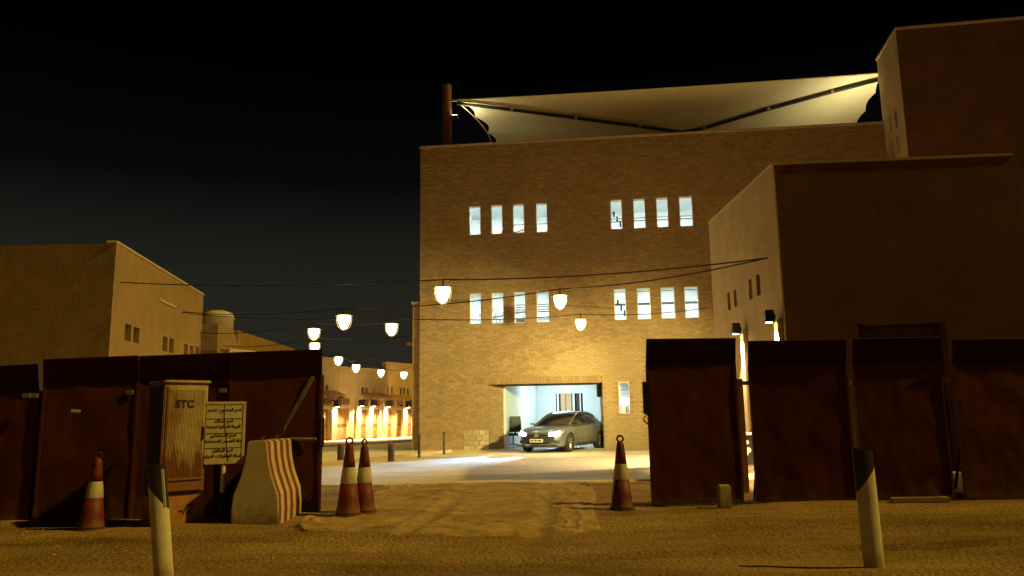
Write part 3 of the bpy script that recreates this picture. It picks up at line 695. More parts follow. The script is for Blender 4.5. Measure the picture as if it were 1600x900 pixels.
# wall lamps: dark box heads that throw their light down the wall
def wall_lamp(label, fr, u, v, energy, s=1.0, group=None, ang=52, col=(1, .70, .30)):
    t = thing('wall_lamp', label, 'wall lamp', fr.w(u, 0, v), fr.a, group)
    MB().box(-.09 * s, .09 * s, -.22 * s, -.04 * s, -.11 * s, .13 * s).build('housing', 'black_metal', t, bevel=.012 * s)
    MB().box(-.03 * s, .03 * s, -.041 * s, 0, -.04 * s, .05 * s).build('bracket', 'black_metal', t)
    MB().lathe([(.065 * s, -.118 * s), (.065 * s, -.112 * s)], 14, Matrix.Translation((0, -.13 * s, 0))).build('lens', 'wall_lamp_glow', t)
    spot('down_light', (0, -.13 * s, -.135 * s), (0, -.10 * s, -3), energy, col, ang, .6, .03, t)
    return t
for (px, py, lab) in ((1158, 514, 'black wall lamp on the lit side of the low block, farther from its corner'), (1211, 495, 'black wall lamp on the lit side of the low block, nearest its corner')):
    fbl = Frame(FB.w(0, -.10, 0)[:2], FB.a); u, v = fbl.uv(px, py); wall_lamp(lab, fbl, u, v, 1500, ang=80)
    MB().box(u - .115, u + .115, -.10, -.002, 0, v - .05).build('pilaster', 'coping', block, bevel=.008)
fB3 = Frame((brr.x, bf.y + .02), math.pi)     # the block's rear face, looking at the brick facade

u3 = 4.3
wl = wall_lamp('added unseen flood lamp on the rear face of the low block, turned to the brick facade', fB3, u3, 3.1, 2600, 1.2, ang=150)  # unseen lamp added to brighten the lower facade and the yard
spot('added_facade_light', (0, -.42, .02), (1.0, -9, -.6), 3600, (1.0, .86, .30), 58, 1.0, .08, wl)
spot('added_facade_light', (0, -.42, .0), (6.5, -9, -1.2), 6600, (1.0, .86, .30), 60, 1.0, .08, wl)

# ================================================================== BUILDINGS ALONG THE STREET, LEFT
HL = 6.5
ln = PZ(182, 380, HL); lf = PZ(318, 462, HL)
FL = Frame((ln.x, ln.y), math.atan2(lf.y - ln.y, lf.x - ln.x)); LL = (lf - ln).length
lb = thing_f('mud_plaster_house', 'plain mud-plastered house with slit windows behind the left fence', 'building', FL)
lops = [rect_px(FL, *q) for q in ((196, 505, 204, 534), (209, 510, 217, 537), (255, 525, 261, 550), (265, 528, 271, 552), (288, 537, 293, 556), (297, 539, 302, 557), (306, 541, 311, 558))]
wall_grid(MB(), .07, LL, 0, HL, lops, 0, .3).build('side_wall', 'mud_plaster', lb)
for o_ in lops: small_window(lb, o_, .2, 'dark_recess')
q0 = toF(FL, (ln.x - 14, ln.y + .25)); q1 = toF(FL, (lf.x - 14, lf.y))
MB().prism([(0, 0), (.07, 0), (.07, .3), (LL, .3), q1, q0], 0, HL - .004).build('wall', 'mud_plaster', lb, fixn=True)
MB().box(-.03, LL + .03, -.04, .28, HL, HL + .08).build('coping', 'coping', lb, bevel=.02)
nu = rect_px(FL, 249, 468, 273, 481)
nw = MB(); nw.box(nu[0], nu[1], -.05, 0, nu[2], nu[2] + .05); nw.box(nu[0], nu[0] + .06, -.05, 0, nu[2] + .05, nu[3] + .1); nw.build('niche_ledge', 'coping', lb)
uu, vv = FL.uv(285, 488); MB().tube([(uu, 0, vv), (uu, -.25, vv)], .03, 6).build('cable_hook', 'black_metal', lb)
uu0, vv0 = FL.uv(186, 441)

H2 = 6.0
an = PZ(341, 506, H2); af = PZ(460, 545, H2)
F2 = Frame((an.x, an.y), math.atan2(af.y - an.y, af.x - an.x)); L2 = (af - an).length
b2 = thing_f('plaster_house', 'long plastered house with a round turret behind the mud-plastered house', 'building', F2)
MB().box(0, L2, 0, 9, 0, H2 - .9).build('wall', 'mud_plaster', b2)
MB().box(0, 2.2, 0, 9, H2 - .9, H2).build('parapet', 'mud_plaster', b2)
pm = MB(); u_a = F2.uv(372, 525)[0]
pm.add([(2.2, 0, H2 - .9), (2.2, 0, H2), (u_a, 0, H2 - .75), (u_a, 0, H2 - .9), (2.2, .3, H2 - .9), (2.2, .3, H2), (u_a, .3, H2 - .75), (u_a, .3, H2 - .9)], [(0, 3, 2, 1), (4, 5, 6, 7), (1, 2, 6, 5)])
pm.build('parapet', 'mud_plaster', b2)
MB().box(u_a, L2, 0, .3, H2 - .9, H2).build('parapet', 'mud_plaster', b2)
u0_, v0_ = F2.uv(344, 546); u1_, v1_ = F2.uv(455, 549)
MB().tube([(max(u0_, .3), -.03, v0_), (L2, -.03, v0_ + .1)], .035, 6).build('string_moulding', 'wood_dark', b2)
tq = F2.uv(340, 500, 2.2)
tc_ = PY(341, 500, 40.5); tl = toF(F2, tc_)
tz = PY(341, 489, 40.5).z
MB().lathe([(.78, H2 - 1.2), (.78, tz - .35), (.82, tz - .33), (.82, tz - .22), (.70, tz - .02), (.4, tz + .1), (0.02, tz + .14)], 28, Matrix.Translation((tl[0], tl[1], 0))).build('turret', 'coping', b2, smooth=True)

# the row of small shops at the end of the street
S0, S1 = PZ(496, 693.5), PZ(646, 685)
FS = Frame((S0.x, S0.y), math.atan2(S1.y - S0.y, S1.x - S0.x))
def shop(label, x0, x1, top_px, wins, doors, extra=(0, 0), dy=0.0, awn=None):
    fr = Frame(FS.w(0, dy, 0)[:2], FS.a)
    u0 = fr.uv(x0, 680)[0] - extra[0]; u1 = fr.uv(x1, 680)[0] + extra[1]; h = fr.uv(*top_px)[1]
    t = thing_f('shop_house', label, 'shop', fr)
    wo_ = [rect_px(fr, *q) for q in wins]; do_ = []
    for (a, ty, b, by) in doors:
        r = rect_px(fr, a, ty, b, by); do_.append((r[0], r[1], .13, r[3]))
    wall_grid(MB(), u0, u1, 0, h, wo_ + do_, 0, .3).build('wall', 'plaster', t)
    MB().box(u0, u1, .3, 6, 0, h - .3).build('rear_wall', 'plaster', t)
    MB().box(u0 - .02, u1 + .02, -.04, .3, h, h + .06).build('coping', 'coping', t)
    for o_ in wo_: small_window(t, o_, .15, 'dark_recess')
    for o_ in do_:
        a, b, c, d = o_
        dr = MB().box(a, b, .2, .25, c, d).build('door', 'wood', t)
        md = (a + b) / 2
        for (p0, p1) in ((a + .04, md - .02), (md + .02, b - .04)):
            for (z0, z1) in ((c + .08, c + (d - c) * .42), (c + (d - c) * .5, d - .1)):
                MB().box(p0 + .04, p1 - .04, .165, .199, z0, z1).build('panel', 'wood', dr, bevel=.015)
        MB().box(a + .02, b - .02, .15, .199, c + (d - c) * .44, c + (d - c) * .48).build('cross_bar', 'wood_dark', dr)
        MB().box(a - .08, b + .08, -.04, .0, d, d + .1).build('door_lintel', 'coping', dr)
        # carved fanlight above the door
        MB().box(a + .03, b - .03, -.03, -.001, d + .2, d + .55).build('fanlight', 'wood_dark', dr)
    if awn:
        a0, z0 = fr.uv(awn[0], awn[1]); a1, z1 = fr.uv(awn[2], awn[1] + 3)
        aw = MB().prism([(0, z0 + .25), (-.7, z0 - .02), (-.7, z0 - .08), (0, z0 + .16)], a0, a1, Matrix(((0, 0, 1, 0), (1, 0, 0, 0), (0, 1, 0, 0), (0, 0, 0, 1))))
        awo = aw.build('awning', 'wood', t, fixn=True)
        for k in range(4):
            xk = a0 + (k + .5) * (a1 - a0) / 4
            MB().tube([(xk, -.64, z0 - .08), (xk, -.01, z0 - .35)], .03, 6).build('strut', 'wood_dark', awo)
    return t, fr
SH = []
SH.append(shop('nearest shop house of the row, taller, with two slit windows above its awning', 497, 526, (499, 559), [(502, 601, 506, 612), (509, 601, 513, 612)], [(501, 639, 515, 689)], (6, 0), -.02, (497, 617, 525)))
SH.append(shop('middle shop house of the row with a square vent and three slit windows', 526.4, 601, (560, 576), [(530, 618, 538, 627), (565, 605, 569, 616), (571, 605, 575, 616), (583, 607, 586, 617)], [(524, 638, 545, 689), (563, 640, 575, 687), (582, 640, 593, 686)], (0, 0), .0, (564, 620, 598)))
SH.append(shop('farthest shop house of the row, next to the brick building', 601.4, 648, (604, 567), [(605, 604, 608, 615), (611, 604, 614, 615), (625, 606, 628, 616), (630, 606, 633, 616), (636, 607, 639, 617)], [(606, 640, 615, 686), (619, 640, 630, 685), (637, 641, 646, 684)], (0, 4), .02, (608, 623, 646)))
for k, (px, py, lab) in enumerate(((522.5, 631, 'wall lamp nearest the left fence on the shop row'), (561, 630, 'second wall lamp along the shop row, counted from the left fence'), (580, 630.5, 'third wall lamp along the shop row, counted from the left fence'), (603, 631, 'fourth wall lamp along the shop row, counted from the left fence'), (634, 632.5, 'wall lamp on the shop row nearest the brick building'))):
    u, v = FS.uv(px, py, -.12); wall_lamp(lab, Frame(FS.w(0, -.13, 0)[:2], FS.a), u, v, 850, 1.5, 'wall lamps on the shop row', 140)
    MB().box(u - .17, u + .17, -.13, -.03, .14, v + .3).build('pilaster', 'coping', SH[(0, 1, 1, 2, 2)[k]][0])
# raised pavement in front of the shops
rp = MB(); a = FS.uv(496, 690)[0]
rp.box(a - 8, a + 14, -4.2, -.03, .03, .13)
o = rp.build('shop_pavement', 'plaza_paving', None, loc=FS.o, rot=(0, 0, FS.a), bevel=.02); tag(o, 'raised pavement in front of the shops', None, kind='structure')
k0, k1 = PZ(575, 722), PZ(697, 709)
kd = (k1 - k0); ka = math.atan2(kd.y, kd.x)
o = MB().box(-6, kd.length + .3, -.07, .07, 0, .11).build('kerb', 'coping', None, loc=(k0.x, k0.y, .02), rot=(0, 0, ka), bevel=.015); tag(o, 'low kerb running to the brick building', None, kind='structure')

# ================================================================== STRING LAMPS
def cable(name, label, pts, sag=.15, r=.016):
    out = []
    for a, b in zip(pts[:-1], pts[1:]):
        a, b = Vector(a), Vector(b)
        for i in range(12):
            t = i / 12; q = a.lerp(b, t); q.z -= sag * 4 * t * (1 - t); out.append(q)
    out.append(Vector(pts[-1]))
    return tag(MB().tube(out, r, 5).build(name, 'cable'), label, 'cable', 'cables strung across the street')
def lamp_proto():
    t = thing('hanging_lamp', 'x', 'street lamp', (0, 0, 0), 0, 'lamps hanging from the cables')
    MB().lathe([(.015, .0), (.015, -.06), (.05, -.07), (.06, -.09), (.24, -.125), (.245, -.14), (.02, -.14)], 18).build('cap', 'black_metal', t, smooth=False)
    MB().lathe([(.155, -.150), (.163, -.19), (.155, -.26), (.128, -.35), (.085, -.43), (.04, -.475), (.004, -.485)], 18).build('glass', 'lamp_glow', t, smooth=True)
    for k in range(4):
        a = k * math.pi / 2 + .4
        MB().tube([(.2 * math.cos(a), .2 * math.sin(a), -.14), (.205 * math.cos(a), .205 * math.sin(a), -.28), (.16 * math.cos(a), .16 * math.sin(a), -.43), (.03 * math.cos(a), .03 * math.sin(a), -.525)], .008, 5).build('cage_rod', 'black_metal', t)
    MB().tube([(0, 0, .06), (0, 0, -.01)], .02, 6).build('hanger', 'black_metal', t)
    return t
lampP = lamp_proto(); lamp_first = [True]
def hang(px, py, Y, label):
    q = PY(px, py, Y)
    t = lampP if lamp_first[0] else copy_tree(lampP); lamp_first[0] = False
    t.location = q; t['label'] = label; return q + Vector((0, 0, .06))
E0 = FB.w(FB.uv(1200, 403)[0], 0, FB.uv(1200, 403)[1])
l1 = hang(692, 441, 17.5, 'big string lamp left of the lower windows, on the nearest cable')
l2 = hang(875, 455, 20.5, 'string lamp just right of the fourth lower window')
l3 = hang(907, 493.5, 25.5, 'string lamp over the wall above the garage, lowest of those on the facade')
l4 = hang(538, 486, 20.5, 'highest and biggest of the lamps against the sky')
l5 = hang(612, 500, 24.0, 'lamp against the sky nearest the brick building')
l6 = hang(491, 508, 25.5, 'upper of the two lamps above the end of the left fence')
l7 = hang(492, 531, 29.0, 'lower of the two lamps above the end of the left fence')
l8 = hang(529, 553.5, 34.5, 'small lamp over the roof of the nearest shop house')
l9 = hang(556.5, 566, 37.5, 'second small lamp from the left in front of the shop tops')
l10 = hang(595.5, 574.5, 41, 'third small lamp from the left in front of the shop tops')
l11 = hang(631, 578, 42.5, 'small lamp over the farthest shop, beside the brick building')
cable('lamp_cable', 'nearest cable across the street, carrying the lamp left of the lower windows', [E0, l1, FL.w(uu0, -.02, vv0)], .12)
cable('lamp_cable', 'cable from the low block down past the lamp beside the lower windows', [E0, l2, l4, FL.w(uu, -.25, vv)], .12)
fr_e = FM.w(FM.uv(1104, 481)[0], -.02, FM.uv(1104, 481)[1])
cable('lamp_cable', 'cable along the facade above the garage to the mud-plastered house', [fr_e, l3, l5, FL.w(uu, -.25, vv - .05)], .12)
ws = lambda z, y: Vector((FW.w(0, 0, 0).x - .02 + (y - 30) * .11, y + .3, z))
cable('lamp_cable', 'cable holding the upper lamp above the fence end', [Vector((-3.95, 30.5, 5.2)), l6, FL.w(LL - .3, -.02, 4.9)], .15)
cable('lamp_cable', 'cable holding the lower lamp above the fence end', [ws(4.9, 33), l7, Vector((F2.o.x + .3, F2.o.y, 4.9))], .15)
cable('lamp_cable', 'cable with the two small lamps nearest the shop tops', [ws(4.9, 36), l9, l8, F2.w(4, -.02, 4.7)], .15)
cable('lamp_cable', 'farthest cable with two small lamps in front of the shops', [ws(4.6, 38), l11, l10, F2.w(9, -.02, 4.6)], .15)

# ================================================================== SITE FENCE
def panel(parent, a, b, z0, z1, band, yaw=0, lean=0.0):
    """One steel sheet between two ground points: flat sheet, edge flanges, a bent top band."""
    d = Vector((b[0] - a[0], b[1] - a[1], 0)); Lp = d.length; an_ = math.atan2(d.y, d.x) + yaw
    Mx = Matrix.Translation((a[0], a[1], 0)) @ Matrix.Rotation(an_, 4, 'Z') @ Matrix.Rotation(lean, 4, 'X')
    z1, z1b = z1 if isinstance(z1, tuple) else (z1, z1)
    zb = z1 - band; zd = z1b - z1; ph = random.uniform(0, 6)
    f = lambda s, t: Mx @ Vector((s * Lp, .012 * noise.noise(Vector((s * 3 + ph, t * 5, ph))) + .007 * noise.noise(Vector((s * 9, t * 12 + ph, ph))), z0 + (zb + zd * s - z0) * t))
    m_ = MB().grid(f, 48, 24)
    g2 = MB().grid(lambda s, t: f(s, t) + Mx.to_3x3() @ Vector((0, .03, 0)), 48, 24); m_.add(g2.v, [f_[::-1] for f_ in g2.f])
    po = m_.build('panel', 'maroon_steel', parent, smooth=True)
    r = MB()
    for (x0, x1) in ((0, .035), (Lp - .035, Lp)): r.box(x0, x1, -.018, .05, z0, zb + (zd if x0 else 0) - .002, Mx)
    r.box(.035, Lp - .035, -.016, .05, z0 - .005, z0 + .05, Mx); r.build('edge_rail', 'maroon_steel', po)
    bm_ = MB(); tk = .02
    bm_.add([Mx @ Vector(v) for v in ((0, -.012, zb), (Lp, -.012, zb + zd), (Lp - .004, -.09, z1 + zd), (.004, -.09, z1), (0, .03, zb), (Lp, .03, zb + zd), (Lp - .004, -.07, z1 + zd + .012), (.004, -.07, z1 + .012))],
            [(0, 1, 2, 3), (5, 4, 7, 6), (3, 2, 6, 7), (1, 5, 6, 2), (4, 0, 3, 7), (0, 4, 5, 1)])
    bm_.build('top_band', 'maroon_shaded', po)
    return po, Mx, Lp
def post(parent, q, h, s=.10):
    MB().box(q[0] - s / 2, q[0] + s / 2, q[1] + .06, q[1] + .06 + s, -.02, h).build('post', 'maroon_shaded', parent)
lfence = thing('site_fence', 'dark maroon steel sheet fence on the left, behind the cabinet and barrier', 'fence', (0, 0, 0))
def zat(px, py, Y): return PY(px, py, Y).z
LQ = [PZ(-330, 822), PZ(-110, 819), PZ(43, 815.5), PZ(203, 810.5), PZ(350, 805.5), PZ(497, 800)]
for k in range(5):
    a, b = LQ[k], LQ[k + 1]; g_ = .03
    a2 = a.lerp(b, .045 if k == 2 else -.006); b2_ = a.lerp(b, 1.006 if k != 1 else .995)
    if k % 2: a2 = a2 + Vector((0, .035, 0)); b2_ = b2_ + Vector((0, .035, 0))
    def ztop(q):
        f_ = (q.x - LQ[2].x) / (LQ[5].x - LQ[2].x)
        return zat(52, 563, LQ[2].y - .08) * (1 - f_) + zat(497, 547, LQ[5].y - .08) * f_ - (.06 if k < 2 else 0)
    zt = ztop(b2_)
    panel(lfence, a2, b2_, -.03, (ztop(a2) + random.uniform(-.006, .006), ztop(b2_) + random.uniform(-.006, .006)), .36, random.uniform(-.004, .004))
    post(lfence, b if k < 4 else b - Vector((.05, 0, 0)), zt - .35)
ez = LQ[5]
brs = MB().tube([PY(436, 686, ez.y - .06), PY(489, 588, ez.y - .06)], .035, 4).build('brace', 'galvanised', lfence)
MB().tube([PY(452, 686, ez.y - .08), PY(494, 686, ez.y - .08)], .022, 6).build('brace', 'galvanised', lfence)
for (px, py) in ((45, 618), (57, 618), (205, 613), (350, 610)):
    q = PY(px, py, 10.55 + (px - 45) / 450 * .58); MB().box(q.x - .05, q.x + .05, q.y - .06, q.y - .035, q.z - .03, q.z + .03).build('clip', 'galvanised', lfence)
for z_ in (1.2, 1.0):
    q = PY(499, 690, ez.y); MB().tube([(ez.x - .02, ez.y - .02, z_ + .12), (ez.x + .05, ez.y - .02, z_ + .1), (ez.x + .05, ez.y - .02, z_ - .1), (ez.x - .02, ez.y - .02, z_ - .12)], .015, 6).build('hinge', 'black_metal', lfence)
st_ = PY(122, 642, LQ[3].y - .32)
o = MB().box(-.06, .06, -.004, 0, -.018, .018).build('sticker', 'sign_board', None, loc=(st_.x, st_.y - .05, st_.z), rot=(0, R_(4), math.atan2(.58, 3.7)))
tag(o, 'small white sticker on the left fence', 'sticker')

rfence = thing('site_fence', 'dark maroon steel panels with open gaps between them on the right', 'fence', (0, 0, 0))
RP = [((1019, 790), (1163, 787), 530, 1006), ((1183, 786), (1340, 784), 533, 1170), ((1350, 783), (1492, 781), 529, 1323), ((1510, 781), (1670, 778), 530, 1484), ((1685, 777), (1850, 774), 530, 1650)]
for k, (a, b, ty, tx) in enumerate(RP):
    A_, B_ = PZ(*a), PZ(*b)
    zt = zat(tx + 30, ty, A_.y - .1)
    po, Mx, Lp = panel(rfence, A_, B_, .02, zt, .36, random.uniform(-.012, .012), 0)
    if k:
        q = PZ(*RP[k - 1][1]).lerp(A_, .5); zc = zat(q.x, 592, q.y) if 0 else 1.72
        MB().box(q.x - .12, q.x + .12, q.y + .035, q.y + .055, zc - .03, zc + .03).build('strap', 'galvanised', rfence)
        MB().tube([(q.x, q.y + .03, zc), (q.x, q.y + .0, zc)], .02, 6).build('bolt', 'galvanised', rfence)
    MB().box(A_.x + .1, A_.x + .15, A_.y + .06, A_.y + .5, .0, .06).build('foot', 'maroon_shaded', rfence)
    MB().tube([(A_.x + .12, A_.y + .48, .05), (A_.x + .12, A_.y + .06, 1.3)], .022, 6).build('back_stay', 'maroon_shaded', rfence)
A_ = PZ(1019, 790)
hb0, hb1 = PY(1004, 597, A_.y), PY(1014, 647, A_.y)
MB().box(hb0.x - .005, hb0.x + .1, A_.y - .03, A_.y + .04, hb1.z, hb0.z).build('hinge_plate', 'black_metal', rfence)
hc = PY(1011, 655, A_.y)
MB().tube([(hc.x + .02, A_.y, hc.z + .08), (hc.x - .05, A_.y, hc.z + .015), (hc.x - .05, A_.y, hc.z - .015), (hc.x + .02, A_.y, hc.z - .08)], .010, 6).build('handle', 'black_metal', rfence)
# post seen through the first gap, and the blocks that weigh the fence down
def blockthing(px0, py0, px1, py1, Y, depth, label, material='concrete'):
    a, b = PY(px0, py1, Y), PY(px1, py0, Y); wd_ = b.x - a.x
    h = b.z
    m_ = MB().box(-wd_ / 2, wd_ / 2, 0, depth, -.02, h)
    o = m_.build('ballast_block', material, None, bevel=.015, loc=((a.x + b.x) / 2, Y, 0)); return tag(o, label, 'concrete block')
blockthing(1125, 758, 1142, 792, PZ(1133, 793).y, .12, 'small upright block leaning at the foot of the first right fence panel')
q = PZ(1335, 776); blockthing(1331, 737, 1347, 776, q.y + .12, .25, 'pale concrete block in the gap behind the right marker post')
q = PZ(1500, 777); blockthing(1492, 738, 1507, 780, q.y + .10, .22, 'pale concrete block in the last gap of the right fence')
q0, q1 = PZ(1392, 786), PZ(1490, 786)
o = MB().box(0, q1.x - q0.x, -.05, .05, 0, .075).build('kerb_stone', 'concrete', None, bevel=.012, loc=(q0.x, q0.y + .0, 0)); tag(o, 'pale kerb stone lying under the third right fence panel', 'kerb stone')
q = PY(1158, 680, 13.0)
o = MB().box(-.05, .05, -.05, .05, 0, PY(1158, 592, 13).z).build('timber_post', 'wood', None, loc=(PY(1160, 680, 13).x, 13.0, 0), bevel=.008); tag(o, 'brown timber post seen through the first gap of the right fence', 'post')
bq = PZ(1166, 737); by_ = bq.y - .6
bx_ = PY(1164, 700, by_)
bin_ = thing('litter_bin', 'black litter bin with white marks in the first gap of the right fence', 'litter bin', (bx_.x, by_, 0))
bt = PY(1164, 676, by_).z
MB().prism([(-.16, -.16), (.16, -.16), (.16, .16), (-.16, .16)], .2, bt - .06).build('body', 'black_plastic', bin_, bevel=.015)
MB().box(-.19, .19, -.19, .19, bt - .055, bt).build('lid', 'white_paint', bin_, bevel=.01)
MB().box(-.12, .12, -.12, .12, .03, .199).build('foot', 'concrete', bin_)
for (dx, dz, r) in ((.0, .62, .045), (-.045, .52, .035), (.02, .40, .06), (-.02, .30, .04)):
    MB().lathe([(r, 0), (r, .006)], 14, Matrix.Translation((dx, -.166, .2 + (bt - .26) * dz * 1.25)) @ Matrix.Rotation(R_(90), 4, 'X')).build('white_mark', 'white_paint', bin_)

# ================================================================== SMALL THINGS BY THE GATE
def cone_proto():
    t = thing('traffic_cone', 'x', 'traffic cone', (0, 0, 0), 0, 'tall traffic cones by the fence')
    MB().prism([(.19 * math.cos(a) * (1 if k % 2 else 1), .19 * math.sin(a)) for k, a in enumerate([i * math.pi / 6 for i in range(12)])], .0, .035).build('base', 'cone_red', t, bevel=.01)
    r = lambda z: .155 - (.155 - .055) * ((z - .035) / (.86 - .035))
    MB().lathe([(.165, .036), (.155, .06), (r(.2), .2), (r(.42), .42)], 24).build('body', 'cone_red', t, smooth=True)
    MB().lathe([(r(.42) + .002, .42), (r(.52) + .003, .52), (r(.63) + .002, .63)], 24, cap=False).build('reflective_collar', 'reflective', t, smooth=True)
    MB().lathe([(r(.63), .63), (r(.75), .75), (.055, .86), (.050, .90), (.03, .93), (.012, .935)], 24).build('tip', 'cone_red', t, smooth=True)
    MB().tube([(.042 * math.cos(a), 0, .968 + .042 * math.sin(a)) for a in [i * math.pi / 8 for i in range(16)]], .013, 8, closed=True).build('ring_handle', 'black_plastic', t, smooth=True)
    return t
cp0 = cone_proto(); first = True
for (px, py, lab, rz, tilt) in ((544, 805, 'taller-looking front cone of the pair beside the gate opening', .2, .0), (569, 800.5, 'rear cone of the pair beside the gate opening', .9, -.012), (972, 796, 'lone traffic cone at the right side of the gate opening', -.1, .008), (142, 827, 'faint traffic cone standing against the far left fence', .5, .03)):
    c = cp0 if first else copy_tree(cp0); first = False
    q = PZ(px, py); c.location = (q.x, q.y, ground_h(q.x, q.y) - .008); c.rotation_euler = (0, tilt, rz); c['label'] = lab
    s_ = {544: 1.03, 569: 1.0, 972: 1.0, 142: .93}[px]; c.scale = (s_, s_, s_)

# concrete barrier, its end toward the camera, stripes along its flank
b0 = PZ(397, 821); br1 = PZ(433, 820.5); bb1 = PZ(478, 805)
ax = Vector((bb1.x - br1.x, bb1.y - br1.y, 0)); blen = 1.14; ba = R_(1)
bar_ = thing('concrete_barrier', 'red and white striped concrete barrier standing end-on before the left fence', 'barrier', (b0.x, b0.y, 0), ba)
hw_, tp = .29, .125
prof = [(-hw_, -.02), (-hw_ - .005, .16), (-hw_ + .01, .36), (-.185, .62), (-tp - .02, .8), (-tp, 1.01), (-tp + .03, 1.03), (tp - .03, 1.03), (tp, 1.01), (tp + .02, .8), (.185, .62), (hw_ - .01, .36), (hw_ + .005, .16), (hw_, -.02)]
m_ = MB(); npf = len(prof)
yy = [0.03, blen * .25, blen * .5, blen * .75, blen]
m_.add([(x, y, z) for y in yy for x, z in prof], [(j * npf + i, j * npf + (i + 1) % npf, (j + 1) * npf + (i + 1) % npf, (j + 1) * npf + i) for j in range(len(yy) - 1) for i in range(npf)] + [tuple(range((len(yy) - 1) * npf, len(yy) * npf))])
m_.build('body', 'barrier_stripes', bar_, fixn=True)
e_ = MB(); e_.add([(x, 0.0, z) for x, z in prof] + [(x, .0299, z) for x, z in prof], [tuple(range(npf))] + [(i, npf + i, npf + (i + 1) % npf, (i + 1) % npf) for i in range(npf)])
e_.build('end_face', 'concrete', bar_, fixn=True, bevel=.012)
for dy in (.25, blen - .25): MB().tube([(0, dy - .06, 1.02), (0, dy - .05, 1.07), (0, dy + .05, 1.07), (0, dy + .06, 1.02)], .008, 6).build('lifting_loop', 'rust', bar_)

# utility cabinet
def text_mesh(body, size, material, parent, mtx, name='lettering', align='CENTER', bold=0.0, shear=0.0, depth=.0015):
    c = bpy.data.curves.new('t', 'FONT'); c.body = body; c.size = size; c.align_x = align; c.align_y = 'CENTER'; c.extrude = depth; c.offset = bold; c.shear = shear; c.resolution_u = 3
    o = bpy.data.objects.new('t', c); COL.objects.link(o)
    dg = bpy.context.evaluated_depsgraph_get(); me = bpy.data.meshes.new_from_object(o.evaluated_get(dg))
    bpy.data.objects.remove(o); bpy.data.curves.remove(c)
    me.materials.clear(); me.materials.append(MATS[material])
    r = obj(name, me, parent); r.matrix_local = mtx; return r
UPR = Matrix.Rotation(R_(90), 4, 'X')     # lettering stood upright, facing -y
cq = PZ(291, 823); CW, CD, CHh = .56, .50, 1.80
cang = R_(44)
cab = thing('utility_cabinet', 'weathered beige telecom cabinet on an orange plinth before the left fence', 'utility cabinet', (cq.x - .30, cq.y + .29, 0), cang)
hx, hy = CW / 2, CD / 2
MB().box(-hx - .02, hx + .02, -hy - .02, hy + .02, -.03, .36).build('plinth', 'cabinet_plinth', cab, bevel=.012)
MB().box(-hx, hx, -hy, hy, .40, CHh - .03).build('body', 'cabinet', cab, bevel=.012)
MB().box(-hx + .01, hx - .01, -hy + .02, hy - .02, .36, .399).build('gap_strip', 'cabinet_dark', cab)
MB().box(-hx - .02, hx + .02, -hy - .03, hy + .02, CHh - .028, CHh + .01).build('lid', 'cabinet', cab, bevel=.01)
MB().box(-hx - .006, -hx - .001, -hy + .01, hy - .01, .44, CHh - .06).build('shaded_side', 'cabinet_dark', cab)  # dark sheet that puts the left side's shade into its colour
dr = MB().box(-hx + .035, hx - .035, -hy - .022, -hy - .001, .55, CHh - .07).build('door', 'cabinet', cab, bevel=.006)
nr = 26
for k in range(nr):
    x0 = -hx + .05 + k * (CW - .10) / nr
    MB().box(x0 + .002, x0 + (CW - .10) / nr - .006, -hy - .030, -hy - .0225, .60, CHh - .11).build('rib', 'cabinet', dr)
MB().box(hx - .075, hx - .05, -hy - .05, -hy - .031, 1.05, 1.22).build('handle', 'black_metal', dr, bevel=.005)
MB().box(-hx + .04, hx - .04, -hy - .02, -hy - .001, .42, .535).build('lower_flap', 'cabinet', cab, bevel=.008)
text_mesh('STC', .135, 'ink', dr, Matrix.Translation((-.03, -hy - .0325, CHh - .30)) @ UPR, bold=.006)
text_mesh('-/2', .17, 'ink', cab, Matrix.Translation((.05, -hy - .0225, .19)) @ UPR, bold=.004, shear=.15)
